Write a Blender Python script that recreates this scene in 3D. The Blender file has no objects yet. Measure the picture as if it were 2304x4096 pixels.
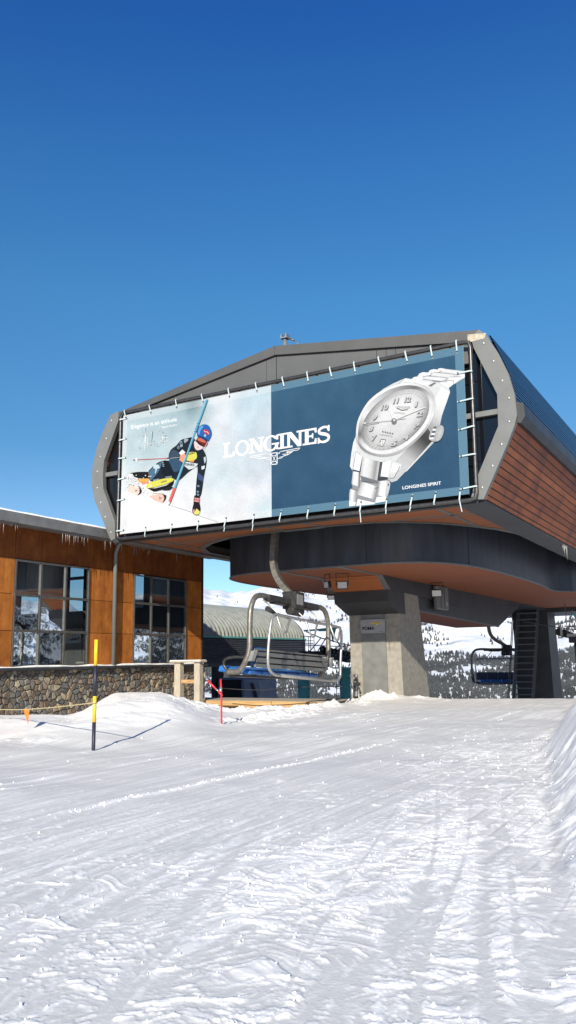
import bpy, bmesh, math, random
import numpy as np
from mathutils import Vector, Matrix
from mathutils.geometry import tessellate_polygon
random.seed(7); rng = np.random.default_rng(5)
S = bpy.context.scene
C = S.collection
R = math.radians

# ------------------------------------------------------------------ helpers
ORG = {}
def lin(c): return tuple(((v/255)/12.92 if v/255 <= .04045 else ((v/255+.055)/1.055)**2.4) for v in c)

def thing(name, loc, label, cat, group=None):
    o = bpy.data.objects.new(name, None); C.objects.link(o); o.location = loc
    o.empty_display_size = .2
    ORG[o.name] = Vector(loc); o['label'] = label; o['category'] = cat
    if group: o['group'] = group
    return o
def tag(o, label, cat, group=None):
    o['label'] = label; o['category'] = cat
    if group: o['group'] = group
    return o
def link_mesh(name, me, parent, loc):
    o = bpy.data.objects.new(name, me); C.objects.link(o)
    if parent is not None:
        o.parent = parent; org = ORG[parent.name]
    else:
        org = Vector(loc); o.location = org
    ORG[o.name] = org
    if org.length > 0: me.transform(Matrix.Translation(-org))
    return o

class MB:
    def __init__(s): s.v = []; s.f = []; s.sm = []
    def add(s, vs, fs, smooth=False):
        n = len(s.v); s.v += [tuple(v) for v in vs]; s.f += [tuple(i+n for i in f) for f in fs]; s.sm += [smooth]*len(fs); return s
    def box(s, a, b):
        x0,y0,z0 = a; x1,y1,z1 = b
        if x0>x1: x0,x1=x1,x0
        if y0>y1: y0,y1=y1,y0
        if z0>z1: z0,z1=z1,z0
        vs=[(x0,y0,z0),(x1,y0,z0),(x1,y1,z0),(x0,y1,z0),(x0,y0,z1),(x1,y0,z1),(x1,y1,z1),(x0,y1,z1)]
        return s.add(vs,[(0,3,2,1),(4,5,6,7),(0,1,5,4),(1,2,6,5),(2,3,7,6),(3,0,4,7)])
    def hull8(s, bot, top):   # two quads (4 points each, same order)
        return s.add(list(bot)+list(top),[(0,3,2,1),(4,5,6,7),(0,1,5,4),(1,2,6,5),(2,3,7,6),(3,0,4,7)])
    def prism(s, poly, d):    # planar polygon of 3d points extruded by vector d
        n=len(poly); d=Vector(d); p=[Vector(q) for q in poly]
        vs=p+[q+d for q in p]
        tris=tessellate_polygon([p])
        fs=[tuple(t) for t in tris]+[tuple(i+n for i in reversed(t)) for t in tris]
        fs+=[(i,(i+1)%n,(i+1)%n+n,i+n) for i in range(n)]
        return s.add(vs,fs)
    def beam(s, a, b, w, h, up=(0,0,1)):
        a=Vector(a); b=Vector(b); t=(b-a).normalized(); u=Vector(up)
        sd=t.cross(u)
        if sd.length<1e-4: sd=t.cross(Vector((1,0,0)))
        sd.normalize(); u=sd.cross(t)
        q=lambda c:[c-sd*w/2-u*h/2,c+sd*w/2-u*h/2,c+sd*w/2+u*h/2,c-sd*w/2+u*h/2]
        return s.hull8(q(a),q(b))
    def tube(s, pts, r, n=10, cap=True):
        P=[Vector(p) for p in pts]; rs=r if isinstance(r,(list,tuple)) else [r]*len(P)
        vs=[]; fs=[]; ref=None
        for i,p in enumerate(P):
            t=(P[min(i+1,len(P)-1)]-P[max(i-1,0)]).normalized()
            if ref is None:
                ref=t.cross(Vector((0,0,1)))
                if ref.length<.1: ref=t.cross(Vector((1,0,0)))
            ref=(ref-t*ref.dot(t)).normalized(); b=t.cross(ref)
            for k in range(n):
                a=2*math.pi*k/n; vs.append(p+(ref*math.cos(a)+b*math.sin(a))*rs[i])
        for i in range(len(P)-1):
            for k in range(n):
                fs.append((i*n+k,i*n+(k+1)%n,(i+1)*n+(k+1)%n,(i+1)*n+k))
        s.add(vs,fs,True)
        if cap:
            m=len(P)-1
            s.add(vs[:n],[tuple(reversed(range(n)))]); s.add(vs[m*n:],[tuple(range(n))])
        return s
    def sphere(s, c, r, n=8, sq=(1,1,1)):
        vs=[];fs=[]
        for i in range(n+1):
            th=math.pi*i/n
            for k in range(n*2):
                ph=math.pi*k/n
                vs.append((c[0]+r*sq[0]*math.sin(th)*math.cos(ph),c[1]+r*sq[1]*math.sin(th)*math.sin(ph),c[2]+r*sq[2]*math.cos(th)))
        m=n*2
        for i in range(n):
            for k in range(m): fs.append((i*m+k,(i+1)*m+k,(i+1)*m+(k+1)%m,i*m+(k+1)%m))
        return s.add(vs,fs,True)
    def xf(s, fn): s.v=[tuple(fn(Vector(v))) for v in s.v]; return s
    def build(s, name, mat, parent=None, loc=(0,0,0), fix=True, bevel=0):
        me=bpy.data.meshes.new(name); me.from_pydata(s.v,[],s.f); me.update()
        me.polygons.foreach_set('use_smooth', s.sm)
        if fix:
            bm=bmesh.new(); bm.from_mesh(me)
            bmesh.ops.remove_doubles(bm, verts=bm.verts, dist=1e-5)
            if bevel: bmesh.ops.bevel(bm, geom=[e for e in bm.edges if len(e.link_faces)==2 and e.calc_face_angle(0)>.6], offset=bevel, segments=1, affect='EDGES')
            bmesh.ops.recalc_face_normals(bm, faces=bm.faces); bm.to_mesh(me); bm.free()
        me.materials.append(mat)
        return link_mesh(name, me, parent, loc)

def smooth_path(pts, n=6, closed=False):
    P=[Vector(p) for p in pts]; out=[]; m=len(P)
    for i in range(m if closed else m-1):
        if closed: a,b,c,d=P[(i-1)%m],P[i],P[(i+1)%m],P[(i+2)%m]
        else: a,b,c,d=P[max(i-1,0)],P[i],P[i+1],P[min(i+2,m-1)]
        for k in range(n):
            t=k/n; t2=t*t; t3=t2*t
            out.append(.5*((2*b)+(c-a)*t+(2*a-5*b+4*c-d)*t2+(3*b-a-3*c+d)*t3))
    if not closed: out.append(P[-1])
    return out

# ------------------------------------------------------------------ noise
def _h(ix,iy,seed):
    n=(ix.astype(np.int64)*374761393+iy.astype(np.int64)*668265263+seed*974634777)&0x7fffffff
    n=((n^(n>>13))*1274126177)&0x7fffffff; n=(n^(n>>16))&0x7fffffff
    return n/0x7fffffff*2*np.pi
def gn(x,y,seed=0):
    x0=np.floor(x); y0=np.floor(y); fx=x-x0; fy=y-y0
    u=fx*fx*fx*(fx*(fx*6-15)+10); v=fy*fy*fy*(fy*(fy*6-15)+10)
    def g(ox,oy):
        a=_h(x0+ox,y0+oy,seed); return np.cos(a)*(fx-ox)+np.sin(a)*(fy-oy)
    return ((g(0,0)*(1-u)+g(1,0)*u)*(1-v)+(g(0,1)*(1-u)+g(1,1)*u)*v)*1.5
def fbm(x,y,o=4,seed=0,g=.5):
    s=0;a=1
    for i in range(o): s=s+a*gn(x*2**i+17.3*i,y*2**i-9.1*i,seed+i); a*=g
    return s
def ss(a,b,x):
    t=np.clip((x-a)/(b-a),0,1); return t*t*(3-2*t)

# ------------------------------------------------------------------ materials
def mat(name, col, rough=.7, metal=0, noise=0, nscale=3, bump=0, bscale=20, spec=.5, stretch=(1,1,1), col2=None):
    m=bpy.data.materials.new(name); m.use_nodes=True; nt=m.node_tree; b=nt.nodes['Principled BSDF']
    b.inputs['Base Color'].default_value=(*col,1); b.inputs['Roughness'].default_value=rough
    b.inputs['Metallic'].default_value=metal; b.inputs['Specular IOR Level'].default_value=spec
    if noise or bump:
        tc=nt.nodes.new('ShaderNodeTexCoord'); mp=nt.nodes.new('ShaderNodeMapping'); mp.inputs['Scale'].default_value=stretch
        nt.links.new(tc.outputs['Object'],mp.inputs['Vector'])
    if noise:
        n=nt.nodes.new('ShaderNodeTexNoise'); n.inputs['Scale'].default_value=nscale; n.inputs['Detail'].default_value=6
        nt.links.new(mp.outputs[0],n.inputs['Vector'])
        r=nt.nodes.new('ShaderNodeValToRGB'); e=r.color_ramp.elements
        c2=col2 or tuple(c*(1-noise) for c in col)
        e[0].position=.3; e[0].color=(*c2,1); e[1].position=.7; e[1].color=(*(tuple(min(1,c*(1+noise*.5)) for c in col)),1)
        nt.links.new(n.outputs[0],r.inputs[0]); nt.links.new(r.outputs[0],b.inputs['Base Color'])
    if bump:
        n2=nt.nodes.new('ShaderNodeTexNoise'); n2.inputs['Scale'].default_value=bscale; n2.inputs['Detail'].default_value=5
        bp=nt.nodes.new('ShaderNodeBump'); bp.inputs['Strength'].default_value=bump; bp.inputs['Distance'].default_value=.02
        nt.links.new(mp.outputs[0],n2.inputs['Vector']); nt.links.new(n2.outputs[0],bp.inputs['Height']); nt.links.new(bp.outputs[0],b.inputs['Normal'])
    return m
M={}
M['grey_panel']=mat('grey_panel',(.068,.068,.068),.55,0,.12,1.5,.05,6)
M['frame_grey']=mat('frame_grey',(.135,.139,.137),.5,0,.1,2)
M['steel_dark']=mat('steel_dark',(.032,.035,.040),.5,0,.35,1.2,.1,4)
M['hull_grey']=mat('hull_grey',(.023,.028,.038),.5,0,.55,1.1,.1,3,stretch=(2.2,2.2,.5))
M['trim']=mat('trim',(.12,.125,.125),.5,0,.2,3)
M['pipe']=mat('pipe',(.09,.088,.09),.38,.7,.3,8)
M['black']=mat('black',(.012,.012,.014),.6)
M['strap']=mat('strap',(.42,.50,.51),.5)
M['galv']=mat('galv',(.20,.185,.16),.45,.55,.35,9,.05,30)
M['galv_bright']=mat('galv_bright',(.38,.38,.37),.4,.6,.2,12)
M['slat']=mat('slat',(.21,.21,.20),.45,.5,.25,5,stretch=(1,.3,4))
M['blue_pad']=mat('blue_pad',(.018,.13,.42),.45,0,.25,4)
M['rubber_blue']=mat('rubber_blue',(.025,.04,.09),.6); M['clamp']=mat('clamp',(.06,.06,.058),.4,.6,.4,6); M['rubber']=mat('rubber',(.02,.02,.022),.7)
M['concrete']=mat('concrete',(.265,.246,.213),.85,0,.25,5,.25,25,stretch=(1,1,1))
M['door_grey']=mat('door_grey',(.15,.155,.15),.6,0,.22,2.5,.05,5)
M['timber']=mat('timber',(.42,.26,.12),.75,0,.4,3,.3,15,stretch=(1,1,9))
M['kerbwood']=mat('kerbwood',(.50,.31,.14),.75,0,.45,2.2,.3,15,stretch=(.35,4,7))
M['grey_timber']=mat('grey_timber',(.42,.37,.30),.8,0,.3,4,.3,20,stretch=(5,5,.7))
M['teal']=mat('teal',(.11,.38,.36),.5,0,.2,4)
M['red']=mat('red',(.62,.025,.035),.45)
M['yellow']=mat('yellow',(.80,.50,.02),.45,0,.1,10)
M['navy_black']=mat('navy_black',(.018,.018,.035),.5)
M['orange']=mat('orange',(.85,.22,.03),.7)
M['rope']=mat('rope',(.42,.36,.2),.8)
M['booth']=mat('booth',(.20,.26,.38),.5,0,.2,3)
M['snow_cap']=mat('snow_cap',(.90,.895,.88),.7,0,0,3,.6,12)
M['ice']=mat('ice',(.42,.42,.42),.2)
M['ice'].node_tree.nodes['Principled BSDF'].inputs['Transmission Weight'].default_value=.45
M['sign']=mat('sign',(.33,.34,.35),.35,.4,.12,3)
M['sign_black']=mat('sign_black',(.01,.01,.015),.5)
M['sign_yellow']=mat('sign_yellow',(.75,.55,.02),.5)
M['lens']=mat('lens',(.55,.58,.58),.15)
M['patch']=mat('patch',(.42,.36,.28),.8,0,.4,12)
M['roofedge']=mat('roofedge',(.15,.155,.16),.5,0,.25,3)
M['panel_lt']=mat('panel_lt',(.086,.087,.088),.5,0,.1,1.2,.04,4)

def glass(name,tint,ior=2.2):
    m=mat(name,tint,.03,0,0,1,.012,1.2,spec=.5); m.node_tree.nodes['Principled BSDF'].inputs['IOR'].default_value=ior; return m
def clear_glass():
    m=bpy.data.materials.new('window_glass'); m.use_nodes=True; nt=m.node_tree; L=nt.links.new
    for n in list(nt.nodes):
        if n.type!='OUTPUT_MATERIAL': nt.nodes.remove(n)
    out=[n for n in nt.nodes if n.type=='OUTPUT_MATERIAL'][0]
    tr=nt.nodes.new('ShaderNodeBsdfTransparent'); tr.inputs[0].default_value=(.42,.50,.55,1)
    gl=nt.nodes.new('ShaderNodeBsdfGlossy'); gl.inputs[0].default_value=(.78,.86,.9,1); gl.inputs['Roughness'].default_value=.015
    fr=nt.nodes.new('ShaderNodeFresnel'); fr.inputs[0].default_value=3.0
    tc=nt.nodes.new('ShaderNodeTexCoord'); nz=nt.nodes.new('ShaderNodeTexNoise'); nz.inputs['Scale'].default_value=1.1; bp=nt.nodes.new('ShaderNodeBump'); bp.inputs['Strength'].default_value=.06; bp.inputs['Distance'].default_value=.05
    L(tc.outputs['Object'],nz.inputs['Vector']); L(nz.outputs[0],bp.inputs['Height']); L(bp.outputs[0],gl.inputs['Normal'])
    mx=nt.nodes.new('ShaderNodeMixShader'); L(fr.outputs[0],mx.inputs[0]); L(tr.outputs[0],mx.inputs[1]); L(gl.outputs[0],mx.inputs[2]); L(mx.outputs[0],out.inputs[0]); return m
M['glass']=clear_glass()
M['glass_dark']=glass('smoked_glass',(.006,.007,.010),1.5)

def N(nt,t,**k):
    n=nt.nodes.new(t)
    for a,b in k.items(): setattr(n,a,b)
    return n
def planks(name,c1,c2,width,axis,offs=(0,0,0),rot=0,dirt=.0,gap=.07,stain=None,gloss=.55):
    """boards stacked along the coordinate given by the vector axis"""
    m=bpy.data.materials.new(name); m.use_nodes=True; nt=m.node_tree; b=nt.nodes['Principled BSDF']; L=nt.links.new
    tc=N(nt,'ShaderNodeTexCoord'); dp=N(nt,'ShaderNodeVectorMath',operation='DOT_PRODUCT'); dp.inputs[1].default_value=axis
    L(tc.outputs['Object'],dp.inputs[0])
    dv=N(nt,'ShaderNodeMath',operation='DIVIDE'); dv.inputs[1].default_value=width; L(dp.outputs['Value'],dv.inputs[0])
    fl=N(nt,'ShaderNodeMath',operation='FLOOR'); L(dv.outputs[0],fl.inputs[0])
    fr=N(nt,'ShaderNodeMath',operation='FRACT'); L(dv.outputs[0],fr.inputs[0])
    wn=N(nt,'ShaderNodeTexWhiteNoise',noise_dimensions='1D'); L(fl.outputs[0],wn.inputs['W'])
    mp=N(nt,'ShaderNodeMapping'); mp.inputs['Scale'].default_value=(1.2,.5,5) if abs(axis[2])>.3 else (.6,6,3)
    L(tc.outputs['Object'],mp.inputs[0])
    nz=N(nt,'ShaderNodeTexNoise'); nz.inputs['Scale'].default_value=2.2; nz.inputs['Detail'].default_value=8; L(mp.outputs[0],nz.inputs['Vector'])
    ad=N(nt,'ShaderNodeMath',operation='ADD'); L(wn.outputs['Value'],ad.inputs[0]); L(nz.outputs[0],ad.inputs[1])
    sc=N(nt,'ShaderNodeMath',operation='MULTIPLY_ADD'); sc.inputs[1].default_value=.75; sc.inputs[2].default_value=-.25; L(ad.outputs[0],sc.inputs[0])
    mx=N(nt,'ShaderNodeMix',data_type='RGBA'); mx.inputs[6].default_value=(*c1,1); mx.inputs[7].default_value=(*c2,1); L(sc.outputs[0],mx.inputs[0])
    last=mx.outputs[2]
    if stain:
        n3=N(nt,'ShaderNodeTexNoise'); n3.inputs['Scale'].default_value=.9; n3.inputs['Detail'].default_value=7; n3.inputs['Roughness'].default_value=.65; L(tc.outputs['Object'],n3.inputs['Vector'])
        rp=N(nt,'ShaderNodeValToRGB'); rp.color_ramp.elements[0].position=.47; rp.color_ramp.elements[1].position=.68; L(n3.outputs[0],rp.inputs[0])
        m3=N(nt,'ShaderNodeMix',data_type='RGBA'); L(rp.outputs[0],m3.inputs[0]); L(last,m3.inputs[6]); m3.inputs[7].default_value=(*stain,1); last=m3.outputs[2]
    gp=N(nt,'ShaderNodeMath',operation='LESS_THAN'); gp.inputs[1].default_value=gap; L(fr.outputs[0],gp.inputs[0])
    m2=N(nt,'ShaderNodeMix',data_type='RGBA'); L(gp.outputs[0],m2.inputs[0]); L(last,m2.inputs[6]); m2.inputs[7].default_value=(c1[0]*.12,c1[1]*.12,c1[2]*.12,1)
    L(m2.outputs[2],b.inputs['Base Color']); b.inputs['Roughness'].default_value=gloss+.1; b.inputs['Specular IOR Level'].default_value=.2
    bp=N(nt,'ShaderNodeBump'); bp.inputs['Strength'].default_value=.5; bp.inputs['Distance'].default_value=.02; iv=N(nt,'ShaderNodeMath',operation='SUBTRACT'); iv.inputs[0].default_value=1; L(gp.outputs[0],iv.inputs[1]); L(iv.outputs[0],bp.inputs['Height']); L(bp.outputs[0],b.inputs['Normal'])
    return m
M['cladding']=planks('cladding',(.20,.058,.024),(.38,.125,.048),.20,(0,0,1),stain=(.14,.05,.035),gap=.17,gloss=.5)
M['soffit']=planks('soffit',(.22,.075,.035),(.36,.13,.055),.11,(0,1,0),gap=.12)
M['hull_wood']=planks('hull_wood',(.23,.075,.032),(.29,.098,.042),.14,(0,1,0),gap=.05)
M['nose_wood']=planks('nose_wood',(.30,.095,.035),(.40,.135,.05),.05,(0,.3,-.95),gap=.1)

def rust():
    m=bpy.data.materials.new('rusted_steel'); m.use_nodes=True; nt=m.node_tree; b=nt.nodes['Principled BSDF']; L=nt.links.new
    tc=N(nt,'ShaderNodeTexCoord'); oi=N(nt,'ShaderNodeVertexColor'); oi.layer_name='tone'
    mp=N(nt,'ShaderNodeMapping'); mp.inputs['Scale'].default_value=(1,1.2,.9); L(tc.outputs['Object'],mp.inputs[0])
    n=N(nt,'ShaderNodeTexNoise'); n.inputs['Scale'].default_value=1.6; n.inputs['Detail'].default_value=9; n.inputs['Roughness'].default_value=.68; L(mp.outputs[0],n.inputs['Vector'])
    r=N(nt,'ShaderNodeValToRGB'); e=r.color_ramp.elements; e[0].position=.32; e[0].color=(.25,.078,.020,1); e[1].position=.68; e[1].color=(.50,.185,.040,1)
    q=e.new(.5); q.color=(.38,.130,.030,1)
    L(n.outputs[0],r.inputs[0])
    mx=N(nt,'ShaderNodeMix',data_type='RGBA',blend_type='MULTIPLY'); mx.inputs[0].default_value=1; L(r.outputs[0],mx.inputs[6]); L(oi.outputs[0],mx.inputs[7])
    # streaks running down from the joints
    mp2=N(nt,'ShaderNodeMapping'); mp2.inputs['Scale'].default_value=(1,9,.35); L(tc.outputs['Object'],mp2.inputs[0])
    n2=N(nt,'ShaderNodeTexNoise'); n2.inputs['Scale'].default_value=1.3; n2.inputs['Detail'].default_value=5; L(mp2.outputs[0],n2.inputs['Vector'])
    r2=N(nt,'ShaderNodeValToRGB'); r2.color_ramp.elements[0].position=.35; r2.color_ramp.elements[0].color=(.62,.55,.5,1); r2.color_ramp.elements[1].position=.55; r2.color_ramp.elements[1].color=(1,1,1,1); L(n2.outputs[0],r2.inputs[0])
    m2=N(nt,'ShaderNodeMix',data_type='RGBA',blend_type='MULTIPLY'); m2.inputs[0].default_value=.35; L(mx.outputs[2],m2.inputs[6]); L(r2.outputs[0],m2.inputs[7])
    L(m2.outputs[2],b.inputs['Base Color']); b.inputs['Roughness'].default_value=.75; b.inputs['Specular IOR Level'].default_value=.15; return m
M['rust']=rust()

def stone():
    m=bpy.data.materials.new('fieldstone'); m.use_nodes=True; nt=m.node_tree; b=nt.nodes['Principled BSDF']; L=nt.links.new
    oi=N(nt,'ShaderNodeVertexColor'); oi.layer_name='tone'; tc=N(nt,'ShaderNodeTexCoord')
    n=N(nt,'ShaderNodeTexNoise'); n.inputs['Scale'].default_value=14; n.inputs['Detail'].default_value=6; L(tc.outputs['Object'],n.inputs['Vector'])
    r=N(nt,'ShaderNodeValToRGB'); r.color_ramp.elements[0].position=.3; r.color_ramp.elements[0].color=(.6,.6,.6,1); r.color_ramp.elements[1].position=.7; r.color_ramp.elements[1].color=(1.25,1.22,1.15,1); L(n.outputs[0],r.inputs[0])
    mx=N(nt,'ShaderNodeMix',data_type='RGBA',blend_type='MULTIPLY'); mx.inputs[0].default_value=1; L(oi.outputs[0],mx.inputs[6]); L(r.outputs[0],mx.inputs[7])
    L(mx.outputs[2],b.inputs['Base Color']); b.inputs['Roughness'].default_value=.85
    bp=N(nt,'ShaderNodeBump'); bp.inputs['Strength'].default_value=.5; bp.inputs['Distance'].default_value=.03; L(n.outputs[0],bp.inputs['Height']); L(bp.outputs[0],b.inputs['Normal'])
    return m
M['stone']=stone()

def print_mat():
    m=bpy.data.materials.new('printed_cloth'); m.use_nodes=True; nt=m.node_tree; b=nt.nodes['Principled BSDF']; L=nt.links.new
    v=N(nt,'ShaderNodeVertexColor'); v.layer_name='ink'; tc=N(nt,'ShaderNodeTexCoord')
    n=N(nt,'ShaderNodeTexNoise'); n.inputs['Scale'].default_value=14; n.inputs['Detail'].default_value=9; n.inputs['Roughness'].default_value=.75; L(tc.outputs['Object'],n.inputs['Vector'])
    r=N(nt,'ShaderNodeValToRGB'); r.color_ramp.elements[0].position=.3; r.color_ramp.elements[0].color=(.80,.81,.83,1); r.color_ramp.elements[1].position=.7; r.color_ramp.elements[1].color=(1,1,1,1); L(n.outputs[0],r.inputs[0])
    mx=N(nt,'ShaderNodeMix',data_type='RGBA',blend_type='MULTIPLY'); mx.inputs[0].default_value=1; L(v.outputs[0],mx.inputs[6]); L(r.outputs[0],mx.inputs[7])
    L(mx.outputs[2],b.inputs['Base Color']); b.inputs['Roughness'].default_value=.65; b.inputs['Specular IOR Level'].default_value=.05
    return m
M['print']=print_mat()

def snow_mat(name,far=False):
    m=bpy.data.materials.new(name); m.use_nodes=True; nt=m.node_tree; b=nt.nodes['Principled BSDF']; L=nt.links.new
    b.inputs['Roughness'].default_value=.55; b.inputs['Specular IOR Level'].default_value=.35
    tc=N(nt,'ShaderNodeTexCoord')
    if far:
        n=N(nt,'ShaderNodeTexNoise'); n.inputs['Scale'].default_value=.012; n.inputs['Detail'].default_value=12; n.inputs['Roughness'].default_value=.72
        mp=N(nt,'ShaderNodeMapping'); mp.inputs['Scale'].default_value=(1,1,2.5); L(tc.outputs['Object'],mp.inputs[0]); L(mp.outputs[0],n.inputs['Vector'])
        r=N(nt,'ShaderNodeValToRGB'); r.color_ramp.elements[0].position=.615; r.color_ramp.elements[0].color=(.80,.82,.86,1); r.color_ramp.elements[1].position=.70; r.color_ramp.elements[1].color=(.20,.19,.20,1); L(n.outputs[0],r.inputs[0])
        L(r.outputs[0],b.inputs['Base Color'])
        n2=N(nt,'ShaderNodeTexNoise'); n2.inputs['Scale'].default_value=.03; n2.inputs['Detail'].default_value=8; L(tc.outputs['Object'],n2.inputs['Vector'])
        bp=N(nt,'ShaderNodeBump'); bp.inputs['Strength'].default_value=.35; bp.inputs['Distance'].default_value=8; L(n2.outputs[0],bp.inputs['Height']); L(bp.outputs[0],b.inputs['Normal'])
    else:
        at=N(nt,'ShaderNodeAttribute'); at.attribute_name='loose'
        n=N(nt,'ShaderNodeTexNoise'); n.inputs['Scale'].default_value=60; n.inputs['Detail'].default_value=5; L(tc.outputs['Object'],n.inputs['Vector'])
        ma=N(nt,'ShaderNodeMath',operation='MULTIPLY_ADD'); L(n.outputs[0],ma.inputs[0]); ma.inputs[1].default_value=.5; ma.inputs[2].default_value=-.25
        m_=N(nt,'ShaderNodeMath',operation='ADD'); m_.use_clamp=True; L(at.outputs['Fac'],m_.inputs[0]); L(ma.outputs[0],m_.inputs[1])
        mxc=N(nt,'ShaderNodeMix',data_type='RGBA'); mxc.inputs[6].default_value=(.70,.695,.675,1); mxc.inputs[7].default_value=(.96,.95,.93,1); L(m_.outputs[0],mxc.inputs[0]); L(mxc.outputs[2],b.inputs['Base Color'])
        mp=N(nt,'ShaderNodeMapping'); mp.inputs['Scale'].default_value=(20,5,12); L(tc.outputs['Object'],mp.inputs[0])
        n2=N(nt,'ShaderNodeTexNoise'); n2.inputs['Scale'].default_value=1; n2.inputs['Detail'].default_value=6; L(mp.outputs[0],n2.inputs['Vector'])
        n3=N(nt,'ShaderNodeTexNoise'); n3.inputs['Scale'].default_value=45; n3.inputs['Detail'].default_value=5; L(tc.outputs['Object'],n3.inputs['Vector'])
        ad=N(nt,'ShaderNodeMath',operation='MULTIPLY_ADD'); L(n2.outputs[0],ad.inputs[0]); ad.inputs[1].default_value=.35; L(n3.outputs[0],ad.inputs[2])
        bp=N(nt,'ShaderNodeBump'); bp.inputs['Strength'].default_value=.30; bp.inputs['Distance'].default_value=.008; L(ad.outputs[0],bp.inputs['Height']); L(bp.outputs[0],b.inputs['Normal'])
    return m
M['snow']=snow_mat('trodden_snow'); M['far_snow']=snow_mat('mountain_snow',True)

def structure(o): o['kind']='structure'; return o

# ------------------------------------------------------------------ terrain
def base_h(x,y):
    r=np.hypot(x,y)
    h=-.125*np.clip(r-32.2,0,None)*ss(32,36,r)
    # snow bank beside the left building, dip at its wall
    t=-x/np.maximum(y,1)
    b=.63*ss(12.8,18.2,y)*ss(1.0,.875,t+.02*gn(y*.5,y*0+.3,33))*ss(.665,.82,t)*(1-.80*ss(19.5,26,y))*(1+.10*gn(x*.4,y*.3,34))
    b=b+.24*ss(11.6,14.2,y+.4*gn(x*.3,y*.3,35))*ss(.78,.98,t)*(1-ss(15.5,19,y))
    b=b*(y>1)
    h=h+b-.40*ss(-17.6,-21.5,x)*(1-.5*ss(24,30,y))
    h=h-.56*ss(22.5,28.5,y)*ss(-13.2,-15.5,x)*(1-.55*ss(-19,-21,x))
    # ploughed bank on the right
    foot=np.interp(y,[0,4.5,6.5,11.65,16.2,26,34],[.6,-.75,-1.55,-2.80,-3.75,-5.3,-6.6])
    e=x-foot+.12*fbm(x*.5,y*.4,3,31)
    H=np.interp(y,[4.2,6.0,9,12,17,26,32],[0,.55,.90,1.08,1.0,.62,.25])
    soft=np.interp(y,[5,8,11,14],[1.0,.9,.9,.8])
    bank=H*(.72*ss(0,1,e/soft)+.28*ss(.4,2.2,e))
    h=h+bank
    # heap at the foot of the concrete leg
    h=h+.20*np.exp(-((x+13.3)/1.5)**2-((y-30.0)/.9)**2)
    return h,b,bank
def detail(x,y,b,bank):
    r=np.hypot(x,y)
    off=1-np.clip(bank*3,0,1)
    run=(1-ss(.02,.12,b))*off
    w=x+.22*gn(x*.15,y*.07,3)
    # long streaks that run with the traffic
    t=.007*gn(w*4.5,y*.13,11)+.005*gn(w*12,y*.28,12)+.003*gn(w*30,y*.5,13)
    g=gn(w*2.6,y*.08,14); t=t-.010*np.exp(-(g/.035)**2)
    for sc,sd_,am in ((2.1,24,.010),(3.7,27,.008),(5.9,29,.006)):
        g=gn(w*sc+8,y*.10,sd_); t=t+am*np.exp(-(g/.035)**2)*ss(-.1,.5,gn(w*5,y*.7,sd_+40))*(.6+.9*np.abs(gn(x*14,y*7,sd_+60)))
    h=t*run*ss(4,9,r)
    loose=np.zeros_like(x)
    for k_,sd_,am in ((2.4,24,.45),(5.2,27,.55),(10.5,29,.55),(19,33,.5),(34,35,.4)):
        st_=ss(.18,.42,gn(w*k_+8,y*.11,sd_))*ss(-.35,.35,gn(w*k_*.6,y*.55,sd_+40)); loose=loose+am*st_; h=h+.0035*am*st_*run*ss(4,9,r)
    loose=loose+.25*np.clip(gn(w*60,y*.5,37)*1.6,0,1)
    loose=loose*run*ss(3.5,8,r)*np.clip(.85+.7*gn(x*.25,y*.12,38),.2,1.3)
    # a second family of tracks close to the camera, crossing the first at a slant
    a_=.36; c,s=math.cos(a_),math.sin(a_)
    u=x*c+y*s; v=-x*s+y*c
    uu=u+.30*gn(u*.2,v*.12,41)
    g=gn(uu*1.5,v*.07,42); flat_=np.exp(-(g/.10)**2)
    g2=gn(uu*2.7+5,v*.10,43); flat2=np.exp(-(g2/.06)**2)
    near=1-ss(7.5,13,r)
    smooth_=np.clip(flat_+flat2,0,1)*near
    ridge=(.010*np.exp(-((np.abs(g)-.20)/.05)**2)+.006*np.exp(-((np.abs(g2)-.12)/.03)**2))*(.45+.5*np.abs(gn(x*9,y*4,45)))
    loose=loose*(1-.7*smooth_)+near*off*.5*(np.exp(-((np.abs(g)-.20)/.05)**2)+np.exp(-((np.abs(g2)-.12)/.03)**2))*np.clip(.4+1.5*gn(x*9,y*7,46),0,1)
    h=h+near*off*(1-.7*ss(-5.5,-3.5,x))*(-.006*flat_-.005*flat2+.30*ridge*(1-ss(-5.5,-3.5,x))+.003*gn(uu*10,v*.5,44))
    # loose lumps, thicker towards the right bank and near the camera
    dens=.0+.42*ss(-6.0,-1.8,x+.24*(y-8))*(1-ss(15,22,y))+.20*(1-ss(6,10.5,r))
    dens=dens*(1-np.clip(b*1.6,0,1))*(1-.75*smooth_)*(1-.95*ss(.12,.4,bank))
    A_=math.radians(-30); p=x*math.cos(A_)+y*math.sin(A_)*-1; q=x*-math.sin(A_)*-1+y*math.cos(A_)
    x1=x+.35*gn(x*.9,y*.9,53)+.12*gn(x*3,y*3,55); y1=y+.35*gn(x*.9,y*.9,54)+.12*gn(x*3,y*3,56); p=x1*.906+y1*.423; q=-x1*.423+y1*.906          # p runs across the view, q away from it
    n=fbm(p*3.0,q*5.5,5,51,.62)+.50*gn(x*.8,y*.6,52)
    l=np.clip(n-(.95-dens*1.9),0,None); loose=loose+.75*ss(0,.22,l); h=h+.0095*(1-np.exp(-l*5))
    n=fbm(p*8,q*15,4,61,.65)+.5*gn(x*1.4,y*1.1,62)
    l=np.clip(n-(.9-dens*1.75),0,None); loose=loose+.5*ss(0,.2,l); h=h+.0042*(1-np.exp(-l*6))
    h=h+.0035*np.abs(fbm(p*12,q*16,3,66,.6))*np.clip(dens*2,0,1)
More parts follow.
